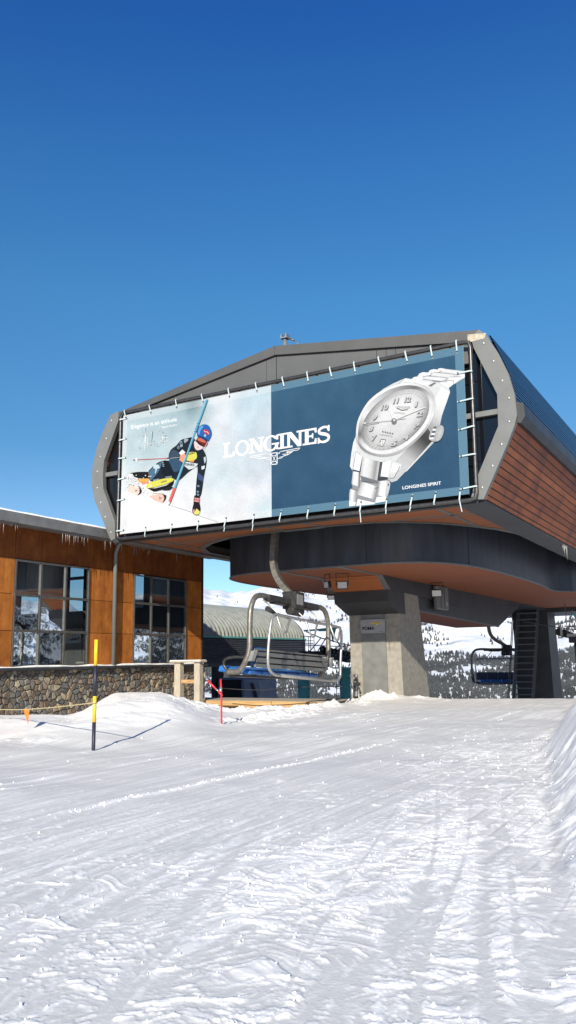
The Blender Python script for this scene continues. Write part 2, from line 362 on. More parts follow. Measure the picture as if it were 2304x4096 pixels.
    rough=ss(20,24,y)*ss(-11.2,-13,x)*(1-ss(-20,-22,x))
    rough=np.maximum(rough,np.exp(-((x+13.0)/2.2)**2-((y-29.6)/1.6)**2))
    rough=np.maximum(rough,.8*np.exp(-((x+12.0)/1.8)**2-((y-20.0)/2.4)**2))
    rough=np.maximum(rough,.9*np.exp(-((x+14.0)/2.4)**2-((y-21.0)/1.8)**2))
    rough=np.maximum(rough,.25*np.exp(-((x+12.8)/2.5)**2-((y-12.2)/.7)**2))
    rough=rough*ss(-.25,.35,gn(x*.7,y*.7,75)+.15)
    loose=loose+rough*.7+np.clip(bank*4,0,1)*.8+np.clip(b*4,0,1)*.75+.35*np.clip(fbm(p*9,q*14,3,67,.65)*1.5,-.6,1)*ss(14,4,r)+.22*np.clip(fbm(x*20,y*20,2,68)*1.4,-.4,1)*(1-ss(9,13,r))
    h=h+rough*(.18*np.abs(fbm(x*1.4,y*1.4,5,71,.55))+.05*np.abs(fbm(x*7,y*7,3,73)))
    bk=np.clip(bank,0,1); lowb=np.clip(bank*4,0,1)*(1-ss(.35,.9,bank))
    h=h+bk*(.07*fbm(x*.6,y*.5,3,81)+.012*fbm(x*4,y*4,3,84))+lowb*(.07*np.abs(fbm(p*1.1,q*1.4,4,83,.5)))*(1-ss(12,14,y))
    h=h+.04*fbm(x*.35,y*.35,3,91)*ss(5,12,r)*(1-ss(28,32,r))
    h=h+(.045*fbm(x*.7,y*.7,3,95)+.014*fbm(x*2.6,y*2.6,3,97))*ss(.05,.4,b)+.02*np.clip(fbm(x*3.5,y*3.5,3,96)-.35,0,None)*ss(.05,.3,b)
    # the raised crumb line left by an edge
    px=-6.6+.035*(y-9)+.05*gn(y*.8,y*0+.5,99); d=np.abs(x-px)
    h=h+.030*np.exp(-(d/.05)**2)*(.15+.9*np.abs(gn(x*12,y*7,98)))*ss(6.5,7.5,y)*(1-ss(13,16,y))
    loose=loose+.8*np.exp(-(d/.08)**2)*ss(6.5,7.5,y)*(1-ss(13,16,y))
    detail.loose=np.clip(loose,0,1)
    return h
def ground_h(x,y):
    x=np.asarray(x,float); y=np.asarray(y,float)
    h,b,bank=base_h(x,y); return h+detail(x,y,b,bank)

def polar_mesh(name, rr, aa, hfun, mat_, closed=False, smooth=True):
    Rr,A=np.meshgrid(rr,aa,indexing='ij'); X=Rr*np.sin(A); Y=Rr*np.cos(A); Zh=hfun(X,Y)
    nr,na=X.shape; co=np.stack([X,Y,Zh],-1).reshape(-1,3)
    i=np.arange(nr-1)[:,None]*na; j=np.arange(na-1 if not closed else na)[None,:]
    j2=(j+1)%na if closed else j+1
    q=np.stack([i+j,i+na+j,i+na+j2,i+j2],-1).reshape(-1,4)[:, ::-1]
    me=bpy.data.meshes.new(name); me.vertices.add(len(co)); me.vertices.foreach_set('co',co.ravel().astype(np.float32))
    me.loops.add(q.size); me.loops.foreach_set('vertex_index',q.ravel().astype(np.int32))
    me.polygons.add(len(q)); me.polygons.foreach_set('loop_start',np.arange(0,q.size,4,dtype=np.int32)); me.polygons.foreach_set('loop_total',np.full(len(q),4,dtype=np.int32))
    me.polygons.foreach_set('use_smooth',np.ones(len(q),dtype=bool)); me.update(calc_edges=True); me.validate()
    me.materials.append(mat_)
    o=bpy.data.objects.new(name,me); C.objects.link(o); return o
rr=np.concatenate([[.01,.5,1,1.6,2.2],np.geomspace(2.7,38,860),np.geomspace(38.5,150,40)])
aa=np.concatenate([np.radians(np.linspace(-180,-76,40)),np.radians(np.linspace(-75.5,16,980)),np.radians(np.linspace(17,180,60))])
sg_=structure(polar_mesh('snow_ground',rr,aa,ground_h,M['snow']))
ca=sg_.data.attributes.new('loose','FLOAT','POINT'); ca.data.foreach_set('value',detail.loose.ravel().astype(np.float32))

# loose crumbs of snow lying on the piste: nobody could count them
def crumbs():
    n=150000
    a=np.radians(rng.uniform(-74,3,n)); r=3.3*np.exp(rng.uniform(0,1,n)**.8*2.0)
    x=r*np.sin(a); y=r*np.cos(a); z=ground_h(x,y); m0=detail.loose
    _,b_,k_=base_h(x,y); pr=np.clip(m0-.55,0,1)**1.4*.24*(1-np.clip(k_*6,0,1))*(1-.7*np.clip(b_*4,0,1))+.35*np.exp(-((x+6.6-.035*(y-9))/.06)**2)*(y>6.8)*(y<14.5)
    keep=rng.uniform(0,1,n)<pr; x=x[keep];y=y[keep];z=z[keep];r=r[keep]; m=len(x)
    sz=.003+.009*rng.uniform(0,1,m)**3.5+.0006*r
    D=np.array([(1,0,0),(-1,0,0),(0,1,0),(0,-1,0),(0,0,1),(0,0,-1)],float); an=rng.uniform(0,6.28,m); c,s=np.cos(an),np.sin(an)
    V=np.zeros((m,6,3))
    for i,d in enumerate(D):
        k=sz*rng.uniform(.6,1.4,m); dx=d[0]*c-d[1]*s+rng.uniform(-.3,.3,m); dy=d[0]*s+d[1]*c+rng.uniform(-.3,.3,m)
        V[:,i]=np.stack([x+dx*k,y+dy*k,z+(d[2]*.8+.25)*k],-1)
    F=np.array([(0,2,4),(2,1,4),(1,3,4),(3,0,4),(2,0,5),(1,2,5),(3,1,5),(0,3,5)])
    F=(F[None]+np.arange(m)[:,None,None]*6).reshape(-1,3)
    me=bpy.data.meshes.new('snow_crumbs'); me.vertices.add(m*6); me.vertices.foreach_set('co',V.reshape(-1).astype(np.float32))
    me.loops.add(F.size); me.loops.foreach_set('vertex_index',F.ravel().astype(np.int32)); me.polygons.add(len(F))
    me.polygons.foreach_set('loop_start',np.arange(0,F.size,3,dtype=np.int32)); me.polygons.foreach_set('loop_total',np.full(len(F),3,dtype=np.int32))
    me.polygons.foreach_set('use_smooth',np.ones(len(F),dtype=bool)); me.update(calc_edges=True); me.materials.append(M['snow_cap'])
    o=bpy.data.objects.new('snow_crumbs',me); C.objects.link(o); o['kind']='stuff'; tag(o,'loose crumbs of white snow scattered over the trodden piste','snow crumbs'); print('crumbs',m)
crumbs()

def far_h(x,y):
    r=np.hypot(x,y); a=np.degrees(np.arctan2(x,y))
    z=-.125*(r-32.2)
    z=np.where(r<150,z-1.5,z-1.5*(1-ss(150,200,r)))
    z=np.where(r>380,-43.5-.04*(np.minimum(r,560)-380),z)
    # facing slope
    top=.092+.022*ss(-35,-10,a)+.012*np.sin(np.radians(a*3.1+40))+.03*ss(-8,20,a)-.026*np.exp(-((a+43.3)/1.6)**2)-.010*ss(-36,-52,a)
    top=top+.008*gn(a*.35,a*0+3,7)+.003*gn(a*1.4,a*0+5,8)
    rise=ss(500,3600,r)*.35+.65*np.clip((r-500)/3100,0,1)
    z=z+rise*(top*3600+55)
    k=ss(450,1200,r)
    z=z+k*(26*fbm(x/520,y/520,6,101,.5)+10*np.abs(fbm(x/150,y/150,5,107,.5)))*(1-.6*ss(2800,3600,r))
    z=z-ss(3600,5200,r)*220
    return z
fr=np.concatenate([np.linspace(60,500,40),np.geomspace(520,5200,330)])
fa=np.concatenate([np.radians(np.linspace(-180,-72,60,endpoint=False)),np.radians(np.linspace(-72,20,620,endpoint=False)),np.radians(np.linspace(20,180,140,endpoint=False))])
structure(polar_mesh('snowy_mountain',fr,fa,far_h,M['far_snow'],closed=True))

# forest on the facing slope: nobody could count it
def forest():
    n=210000
    a=np.radians(rng.uniform(-62,72,n)); r=1250*np.exp(rng.uniform(-.95,.85,n))
    x=r*np.sin(a); y=r*np.cos(a)
    d=.90-ss(650,1550,r)*1.12+1.15*fbm(x/230,y/230,5,201,.62)
    d=d+.45*(a>np.radians(24)); d=np.where(r>1500,np.minimum(d,.05+.5*np.clip(fbm(x/160,y/160,4,231,.6),0,1)),d)
    d=np.where(d>.25,.25+(d-.25)*1.9,d*.6); keep=rng.uniform(0,1,n)<np.clip(d,0.0,.97)
    x=x[keep];y=y[keep];r=r[keep]; z=far_h(x,y); m=len(x)
    hgt=rng.uniform(3.0,6.2,m)*(.7+.3*r/1200); w=hgt*rng.uniform(.26,.42,m)
    k=5; V=np.zeros((m,2*k+2,3)); an=rng.uniform(0,6.28,m)
    for i in range(k):
        t=an+2*np.pi*i/k
        V[:,i]=np.stack([x+w*np.cos(t),y+w*np.sin(t),z+hgt*.12],-1)
        V[:,k+1+i]=np.stack([x+.62*w*np.cos(t+.6),y+.62*w*np.sin(t+.6),z+hgt*.46],-1)
    V[:,k]=np.stack([x,y,z+hgt*.70],-1); V[:,2*k+1]=np.stack([x,y,z+hgt],-1)
    F=[]
    for i in range(k): F.append((i,(i+1)%k,k)); F.append((k+1+i,k+1+(i+1)%k,2*k+1))
    F=np.array(F)[None]+np.arange(m)[:,None,None]*(2*k+2); F=F.reshape(-1,3)
    me=bpy.data.meshes.new('pine_forest'); co=V.reshape(-1,3)
    me.vertices.add(len(co)); me.vertices.foreach_set('co',co.ravel().astype(np.float32))
    me.loops.add(F.size); me.loops.foreach_set('vertex_index',F.ravel().astype(np.int32))
    me.polygons.add(len(F)); me.polygons.foreach_set('loop_start',np.arange(0,F.size,3,dtype=np.int32)); me.polygons.foreach_set('loop_total',np.full(len(F),3,dtype=np.int32))
    me.update(calc_edges=True); me.materials.append(mat('pine_needles',(.060,.066,.070),.8,0,.5,.02,col2=(.035,.04,.044)))
    o=bpy.data.objects.new('pine_forest',me); C.objects.link(o); o['kind']='stuff'; tag(o,'dark pine forest scattered over the snowy mountain slope','forest')
    print('trees',m)
forest()

# ------------------------------------------------------------------ lift station
F0=22.9
st=thing('lift_station',(-13.6,F0,0),'large grey and wood clad lift station raised on tapered columns','building')
OUT_R=[(-6.36,11.24),(-6.15,11.02),(-5.84,10.4),(-5.58,9.71),(-5.44,9.05),(-5.41,8.42),(-5.51,8.1),(-5.74,7.6),(-6.52,6.08)]
OUT_L=[(-20.55,11.10),(-20.92,11.0),(-21.34,10.3),(-21.62,9.66),(-21.78,9.0),(-21.80,8.42),(-21.6,7.7),(-20.73,6.08)]
APEX=(-13.50,12.26)
YB=64
# front: grey fascia band, lower gable panels, dark core behind the banner
def front(poly,y0,y1): return MB().prism([(x,y0,z) for x,z in poly],(0,y1-y0,0))
b=front([(-20.5,11.06),(-20.5,10.86),(-13.5,11.93),(-13.5,12.26)],F0-.10,F0+.1); b.build('roof_fascia',M['grey_panel'],st)
b=front([(-13.492,12.26),(-13.492,11.93),(-6.72,10.94),(-6.36,11.24)],F0-.10,F0+.1); b.build('roof_fascia',M['grey_panel'],st)
b=front([(-20.4,10.85),(-13.9,11.845),(-13.9,10.7),(-20.4,10.3)],F0,F0+.12); b.prism([(-13.885,F0,11.85),(-13.51,F0,11.905),(-13.51,F0,10.7),(-13.885,F0,10.7)],(0,.12,0))
b.build('gable_panel',M['panel_lt'],st)
b=MB()
xs=[-13.49,-9.75,-9.42,-9.1,-6.75]; top=lambda x:11.905+(x+13.5)*(10.93-11.905)/6.78
for i in range(4):
    b.prism([(xs[i]+.008,F0,top(xs[i])),(xs[i+1]-.008,F0,top(xs[i+1])),(xs[i+1]-.008,F0,10.3),(xs[i]+.008,F0,10.3)],(0,.12,0))
b.build('gable_panel',M['panel_lt'],st)
inner_r=[(-6.60,10.95),(-6.56,10.72),(-5.94,9.14),(-5.97,8.18),(-6.75,6.60),(-6.91,6.1)]
inner_l=[(-20.5,10.72),(-21.18,9.22),(-21.22,8.65),(-21.18,8.13),(-20.55,6.78),(-20.53,6.14)]
fr_r=front(OUT_R+[(-6.91,6.1)]+inner_r[::-1][1:]+[(-6.72,11.0)],F0-.12,F0+.06).build('side_frame',M['frame_grey'],st)
fr_l=front([(-20.5,11.06)]+OUT_L+inner_l[::-1],F0-.12,F0+.06).build('side_frame',M['frame_grey'],st)
for x,z in [(-6.22,10.78),(-5.96,10.17),(-5.74,9.52),(-5.58,8.96),(-5.62,8.26),(-5.88,7.62),(-6.18,7.02),(-6.52,6.42)]:
    MB().sphere((x-.03,F0-.12,z),.045,5,(1,.5,1)).build('bolt',M['galv_bright'],fr_r)
for x,z in [(-20.86,10.78),(-21.1,10.1),(-21.38,9.42),(-21.52,8.85),(-21.5,8.2),(-21.3,7.6),(-21.05,7.02),(-20.75,6.4)]:
    MB().sphere((x,F0-.12,z),.045,5,(1,.5,1)).build('bolt',M['galv_bright'],fr_l)
MB().prism([(-6.72,F0-.125,11.16),(-6.15,F0-.125,11.08),(-6.22,F0-.125,10.93),(-6.72,F0-.125,10.90)],(0,.02,0)).build('sealant_patch',M['patch'],st)
# glazing behind the frames
g=MB().prism([(x,F0+.16,z) for x,z in [(-7.3,10.9),(-6.56,10.72),(-5.92,9.14),(-5.95,8.18),(-6.8,6.3),(-7.3,6.2)]],(0,.05,0)).build('side_window',M['glass_dark'],st)
b=MB().box((-7.3,F0+.0,8.58),(-5.96,F0+.14,8.74)); b.box((-6.80,F0+.02,6.4),(-6.72,F0+.14,8.58)); b.build('window_bar',M['frame_grey'],g)
g=MB().prism([(x,F0+.16,z) for x,z in [(-19.9,10.9),(-20.5,10.72),(-21.2,9.22),(-21.25,8.65),(-21.2,8.13),(-20.55,6.6),(-19.9,6.3)]],(0,.05,0)).build('side_window',M['glass_dark'],st)
MB().box((-21.2,F0+.0,8.62),(-20.2,F0+.14,8.78)).build('window_bar',M['frame_grey'],g)
MB().box((-20.5,F0+.22,6.2),(-6.7,F0+.4,10.8)).build('front_wall',M['black'],st)
MB().box((-20.6,F0-.12,5.98),(-6.7,F0+.1,6.12)).build('bottom_rail',M['steel_dark'],st)
# roof
b=MB()
n=18
prof=OUT_R[:6]
def along(P,t):
    L=[math.dist(P[i],P[i+1]) for i in range(len(P)-1)]; d=t*sum(L)
    for i,l in enumerate(L):
        if d<=l or i==len(L)-1:
            f=min(d/l,1); return (P[i][0]+(P[i+1][0]-P[i][0])*f, P[i][1]+(P[i+1][1]-P[i][1])*f)
        d-=l
# ribbed metal on the curved eaves (right side), ribs run front to back
roof_r=[(-6.1,11.1),(-5.84,10.45),(-5.60,9.8),(-5.46,9.2),(-5.42,8.86)]
for k in range(n):
    p=along(roof_r,k/n); q=along(roof_r,(k+.36)/n); e=along(roof_r,(k+1)/n)
    o=.055
    b.add([(p[0]-.05,F0+.06,p[1]),(q[0]-.05,F0+.06,q[1]),(q[0]-.05,YB,q[1]),(p[0]-.05,YB,p[1])],[(0,1,2,3)])
    b.add([(q[0]-.05,F0+.06,q[1]),(q[0]+o-.05,F0+.06,q[1]),(q[0]+o-.05,YB,q[1]),(q[0]-.05,YB,q[1])],[(0,1,2,3)])
    b.add([(q[0]+o-.05,F0+.06,q[1]),(e[0]+o-.05,F0+.06,e[1]),(e[0]+o-.05,YB,e[1]),(q[0]+o-.05,YB,q[1])],[(0,1,2,3)])
    b.add([(e[0]+o-.05,F0+.06,e[1]),(e[0]-.05,F0+.06,e[1]),(e[0]-.05,YB,e[1]),(e[0]+o-.05,YB,e[1])],[(0,1,2,3)])
M['roof_metal']=mat('roof_metal',(.055,.075,.12),.28,.75)
b.build('ribbed_roof',M['roof_metal'],st,fix=False)
b=MB().prism([(x,F0+.1,z) for x,z in [(-20.92,11.0),(-20.5,11.03),APEX,(-6.42,11.2),(-6.15,11.0),(-6.3,10.9),(-13.5,11.7),(-20.9,10.8)]],(0,YB-F0-.1,0)).build('roof_deck',M['roof_metal'],st)
# gutter
MB().prism([(x,F0+.06,z) for x,z in [(-5.42,8.86),(-5.25,8.80),(-5.22,8.42),(-5.36,8.22),(-5.60,8.3),(-5.60,8.8)]],(0,YB-F0-.06,0)).build('gutter',M['steel_dark'],st)
# cladding right and left
MB().prism([(x,F0+.06,z) for x,z in [(-5.44,8.24),(-5.56,8.02),(-5.74,7.62),(-6.50,6.10),(-6.8,6.3),(-5.9,8.2)]],(0,YB-F0-.06,0)).build('side_cladding',M['cladding'],st)
MB().prism([(x,F0+.06,z) for x,z in [(-21.7,8.42),(-21.5,7.7),(-20.75,6.10),(-20.5,6.3),(-21.4,8.3),(-20.8,10.9),(-20.95,11.0),(-21.6,9.6)]],(0,YB-F0-.06,0)).build('side_cladding',M['cladding'],st)
# underside
ZS=6.06
b=MB(); b.prism([(-6.54,F0+.1,ZS-.02),(-7.36,F0+.1,ZS-.07),(-7.36,F0+.1,ZS+.03),(-6.54,F0+.1,ZS+.06)],(0,YB-F0,0)); b.build('edge_band',M['steel_dark'],st)
b=MB(); b.prism([(-20.72,F0+.1,ZS-.02),(-20.0,F0+.1,ZS-.07),(-20.0,F0+.1,ZS+.03),(-20.72,F0+.1,ZS+.06)],(0,YB-F0,0)); b.build('edge_band',M['trim'],st)
arcR=[(-13.65,24.5),(-12.2,24.5),(-10.8,24.72),(-9.9,25.3),(-9.1,26.1),(-8.4,27.3),(-7.85,28.5),(-7.5,29.8),(-7.36,31.5)]
arcL=[(-27.3-x,y) for x,y in arcR[::-1]][1:-1]
arcL=[(-19.98,31.0),(-19.75,29.6),(-19.6,27.6),(-19.0,26.4),(-18.0,25.5),(-16.6,24.75),(-15.2,24.5)]
arc=arcL+arcR
b=MB(); vs=[]; fs=[]
for x,y in arc: vs+= [(x,F0+.1,ZS),(x,y,ZS),(x,y,ZS+.12),(x,F0+.1,ZS+.12)]
for i in range(len(arc)-1): fs+=[(4*i,4*i+1,4*i+5,4*i+4),(4*i+1,4*i+2,4*i+6,4*i+5)]
b.add(vs,fs); b.build('soffit',M['soffit'],st)
# light metal flange round the opening
b=MB()
for i in range(len(arc)-1):
    (x0,y0),(x1,y1)=arc[i],arc[i+1]; d=Vector((x1-x0,y1-y0)).normalized(); nn=Vector((d.y,-d.x))*.24
    b.add([(x0,y0,ZS-.015),(x1,y1,ZS-.015),(x1+nn.x,y1+nn.y,ZS-.015),(x0+nn.x,y0+nn.y,ZS-.015),(x0,y0,ZS+.3),(x1,y1,ZS+.3)],[(0,1,2,3),(0,1,5,4)])
b.build('opening_flange',M['trim'],st)
for a,c in [((-19.2,F0+.15),(-19.2,26.2)),((-8.12,F0+.15),(-8.12,27.6)),((-20.0,24.62),(-17.1,24.62)),((-10.2,24.72),(-7.36,24.72)),((-14.35,F0+.2),(-14.05,24.4)),((-12.9,F0+.2),(-12.5,24.4))]:
    MB().beam((a[0],a[1],ZS-.005),(c[0],c[1],ZS-.005),.14,.02).build('soffit_strip',M['trim'],st)
MB().box((-14.2,24.2,ZS-.03),(-12.6,24.55,ZS-.02)).build('soffit_strip',M['trim'],st)
# dark hollow above the opening
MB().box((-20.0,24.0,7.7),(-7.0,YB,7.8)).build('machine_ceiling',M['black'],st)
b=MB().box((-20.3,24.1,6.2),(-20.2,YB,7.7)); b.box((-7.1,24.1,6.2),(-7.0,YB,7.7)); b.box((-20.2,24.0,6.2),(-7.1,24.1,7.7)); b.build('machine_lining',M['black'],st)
# rounded inner hull
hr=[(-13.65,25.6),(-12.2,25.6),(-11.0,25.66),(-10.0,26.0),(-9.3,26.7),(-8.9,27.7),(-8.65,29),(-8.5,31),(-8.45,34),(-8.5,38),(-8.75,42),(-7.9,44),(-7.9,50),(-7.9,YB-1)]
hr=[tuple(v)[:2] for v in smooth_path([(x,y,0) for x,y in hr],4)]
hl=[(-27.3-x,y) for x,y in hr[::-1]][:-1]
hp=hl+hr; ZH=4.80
b=MB(); vs=[];fs=[]
for x,y in hp: vs+=[(x,y,ZH-.0),(x,y,6.75)]
for i in range(len(hp)-1): fs.append((2*i,2*i+1,2*i+3,2*i+2))
b.add(vs,fs,False); b.prism([(x,y,6.75) for x,y in hp],(0,0,.05))
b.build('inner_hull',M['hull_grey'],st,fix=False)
for i in (18,34,46,58,74):
    if i<len(hp):
        x,y=hp[i]; MB().box((x-.012,y-.012,ZH+.02),(x+.012,y+.012,6.7)).build('hull_joint',M['black'],st)
MB().prism([(x,y,ZH) for x,y in hp],(0,0,.04)).build('hull_underside',M['hull_wood'],st)
b=MB()
for i in range(len(hp)-1):
    b.beam((hp[i][0],hp[i][1],ZH-.005),(hp[i+1][0],hp[i+1][1],ZH-.005),.07,.05)
b.build('hull_edge_trim',M['trim'],st)
# keel beam with wooden nose
KL,KR=-15.22,-12.55
MB().prism([(KL,29.2,ZH),(KL,29.95,4.27),(KL,31.2,4.26),(KL,38.5,4.05),(KL,51,4.69),(KL,62,4.69),(KL,62,ZH)],(KR-KL,0,0)).build('keel_beam',M['steel_dark'],st)
b=MB().add([(KL+.2,29.2,ZH-.002),(KR-.2,29.2,ZH-.002),(KR-.2,29.93,4.28),(KL+.2,29.93,4.28)],[(0,1,2,3)]); b.xf(lambda v:v+Vector((0,-.012,-.008))); b.build('keel_nose',M['nose_wood'],st,fix=False)
for x in (KL+.1,KR-.1): MB().beam((x,25.64,ZH-.012),(x,29.2,ZH-.012),.24,.02).beam((x,29.19,ZH-.01),(x,29.94,4.27),.24,.03,up=(0,-.5,.8)).build('keel_flashing',M['trim'],st)
# deep haunch between the columns
hb=MB().prism([(KL+.1,33.0,4.2),(KL+.1,38.5,4.10),(KL+.1,50.8,4.66),(KL+.1,45.7,3.24),(KL+.1,33.0,3.60)],(KR-KL-.2,0,0)).build('haunch_beam',M['steel_dark'],st)
MB().add([(KL+.1,33.0,3.592),(KR-.12,33.0,3.592),(KR-.12,45.7,3.232),(KL+.1,45.7,3.232)],[(0,1,2,3)]).build('haunch_underside',M['hull_wood'],st,fix=False)
MB().beam((KR-.13,33.0,3.58),(KR-.13,45.7,3.22),.08,.05).build('haunch_trim',M['trim'],st)
MB().box((-20.5,57.5,4.5),(-7.5,63.5,4.79)).build('rear_platform',M['steel_dark'],st)

# columns
def column(y0,front_x,zt,zb,capy,matn,label_kids=True):
    xl,xr=front_x
    sh=MB().hull8([(xl-.0,y0+.12,zb),(xr+.06,y0+.12,zb),(xr+.06,y0+3.25,zb),(xl,y0+3.25,zb)],[(xl,y0,zt),(xr,y0,zt),(xr,y0+2.3,zt),(xl,y0+2.3,zt)])
    return sh.build('column',M[matn],st,bevel=.02)
c1=column(30.87,(-14.84,-12.61),4.25,-1.2,29.9,'concrete')
b=MB()
b.box((-15.0,29.9,3.82),(-12.6,31.6,4.27))
b.hull8([(-14.86,30.84,3.36),(-12.585,30.84,3.36),(-12.585,31.6,3.36),(-14.86,31.6,3.36)],[(-15.0,29.9,3.82),(-12.6,29.9,3.82),(-12.6,31.6,3.82),(-15.0,31.6,3.82)])
b.build('column_cap',M['steel_dark'],st)
dr=MB().hull8([(-14.29,30.92,-.3),(-13.20,30.92,-.3),(-13.20,31.1,-.3),(-14.29,31.1,-.3)],[(-14.29,30.845,3.36),(-13.20,30.845,3.36),(-13.20,31.1,3.36),(-14.29,31.1,3.36)]).build('column_panel',M['door_grey'],st)
c2=column(57.8,(-15.0,-12.6),4.75,-5,57,'steel_dark')

# sign on the column
sg=thing('company_sign',(-13.72,30.80,2.9),'silver metal sign with black lettering and a yellow arrow on the column','sign')
MB().box((-14.28,30.78,2.60),(-13.19,30.83,3.17)).build('sign_plate',M['sign'],sg,bevel=.008)
def text_mesh(s, bold=0, size=1):
    cu=bpy.data.curves.new('t','FONT'); cu.body=s; cu.size=size; cu.offset=bold
    o=bpy.data.objects.new('t',cu); C.objects.link(o)
    dg=bpy.context.evaluated_depsgraph_get(); me=o.evaluated_get(dg).to_mesh()
    vs=np.array([v.co[:] for v in me.vertices]); fs=[tuple(p.vertices) for p in me.polygons]
    o.to_mesh_clear() if False else None
    bpy.data.objects.remove(o); bpy.data.curves.remove(cu)
    return vs,fs
def flat_text(s,x,z,y,w,h,bold=.02):
    vs,fs=text_mesh(s,bold); x0,x1=vs[:,0].min(),vs[:,0].max(); z1=.72
    return MB().add([(x+(v[0]-x0)/(x1-x0)*w,y,z+v[1]/z1*h) for v in vs],fs)
b=flat_text('POMA',-14.20,2.745,30.776,.55,.125,.045); b.xf(lambda v:v+Vector(((v.z-2.745)*.12,0,0))); b.build('lettering',M['sign_black'],sg,fix=False)
MB().add([(-13.81,30.776,2.98),(-13.28,30.776,3.06),(-13.60,30.776,2.89),(-13.55,30.776,2.98)],[(0,1,2,3)]).add([(-13.86,30.776,2.985),(-13.81,30.776,3.01),(-13.28,30.776,3.06),(-13.5,30.776,3.0)],[(0,1,2,3)]).build('arrow_mark',M['sign_yellow'],sg,fix=False)
MB().box((-13.46,30.775,2.652),(-13.30,30.779,2.662)).build('small_print',M['sign_black'],sg)
for x,z in ((-14.24,3.13),(-13.23,3.13),(-14.24,2.64),(-13.23,2.64)): MB().sphere((x,30.775,z),.014,4).build('screw',M['sign_black'],sg)

# ladder stair on rear column
ld=thing('access_ladder',(-14.2,56.8,-1.5),'dark steel ladder stair climbing the rear column','ladder')
for xb,xt in ((-15.05,-14.37),(-13.75,-13.05)):
    b=MB().beam((xb-.25,56.6,-4),(xt,57.1,4.7),.10,.22); b.build('stringer',M['steel_dark'],ld)
for k in range(15):
    z=4.45-k*.42; t=(4.7-z)/5.9
    MB().box((-14.37-.68*t+.04,56.6,z-.02),(-13.05-.70*t,57.15,z+.05)).build('rung',M['trim'],ld)
for dx in (-.22,-.32): MB().tube([(-15.12+dx-.1,56.2,-3.5),(-14.42+dx*.8,56.7,4.6)],.03,6).build('handrail',M['steel_dark'],ld)

# roof post
rp=thing('roof_anchor_post',(-14.2,24.5,12.1),'short galvanised post with a bracket and strap on the roof ridge','post')
MB().tube([(-14.05,24.5,12.1),(-14.05,24.5,13.22)],.075,14).build('post',M['galv_bright'],rp)
b=MB().box((-14.19,24.36,13.22),(-13.91,24.64,13.26))
for x in (-14.17,-13.97): b.box((x,24.37,13.26),(x+.045,24.62,13.39))
b.build('bracket',M['galv_bright'],rp)
MB().tube([(-13.92,24.45,13.24),(-13.80,24.4,13.16),(-13.50,24.3,12.95),(-13.3,24.2,12.7)],.022,6).tube([(-13.74,24.38,13.12),(-13.6,24.33,13.02)],.04,6).build('strap',M['galv'],rp)

# floodlights and hanging cabinet
def flood(loc,rz,tilt,label,sc=1,drop=.35):
    t=thing('floodlight',loc,label,'floodlight','floodlights under the station')
    rot=Matrix.Rotation(rz,4,'Z'); rt=Matrix.Rotation(tilt,4,'X')
    f=lambda v:Vector(loc)+rot@(v*sc)
    c=Vector((0,0,-drop))
    b=MB().hull8([(-.13,.16,-.1),(.13,.16,-.1),(.13,.16,.1),(-.13,.16,.1)],[(-.19,0,-.14),(.19,0,-.14),(.19,0,.14),(-.19,0,.14)]); b.xf(lambda v:f(c+rt.to_3x3()@v)); b.build('housing',M['rubber'],t)
    b=MB().box((-.16,-.012,-.11),(.16,-.004,.11)); b.xf(lambda v:f(c+rt.to_3x3()@v)); b.build('lens',M['lens'],t)
    b=MB().tube([(-.21,.05,-drop),(-.21,.05,-.02),(.21,.05,-.02),(.21,.05,-drop)],.015,5); b.xf(f); b.build('bracket',M['rubber'],t)
    return t
flood((-14.18,27.6,ZH),R(-35),R(8),'left of the paired black floodlights beside each other under the hull',1.0,.42)
flood((-13.55,27.7,ZH),R(25),R(-5),'right of the paired black floodlights, its pale lens facing the camera',1.1,.42)
flood((-15.15,29.9,4.32),R(20),R(35),'small black floodlight on the left corner of the column cap',.8,.3)
flood((-11.95,33.7,ZH),R(15),R(25),'black floodlight above the grey hanging cabinet',1.2,.4)
hc=thing('hanging_cabinet',(-12.3,35.4,3.7),'grey ribbed cabinet hanging beside the keel beam','cabinet')
MB().box((-12.52,34.8,3.70),(-12.32,36.35,4.78)).build('case',M['frame_grey'],hc,bevel=.05)
b=MB()
for y in (35.25,35.75): b.box((-12.322,y,3.75),(-12.31,y+.04,4.7))
b.build('groove',M['black'],hc)
MB().box((-12.318,35.95,3.9),(-12.30,36.2,4.08)).build('label_plate',M['galv_bright'],hc)

# icicles on the right edge of the station
for k,(y,l) in enumerate([(33.9,.3),(34.15,.45),(34.4,.2),(34.6,.6)]):
    MB().tube([(-6.56,y,6.05),(-6.57,y,6.05-l*.5),(-6.57,y,6.05-l)],[.025,.016,.004],6).build('icicle',M['ice'],st)

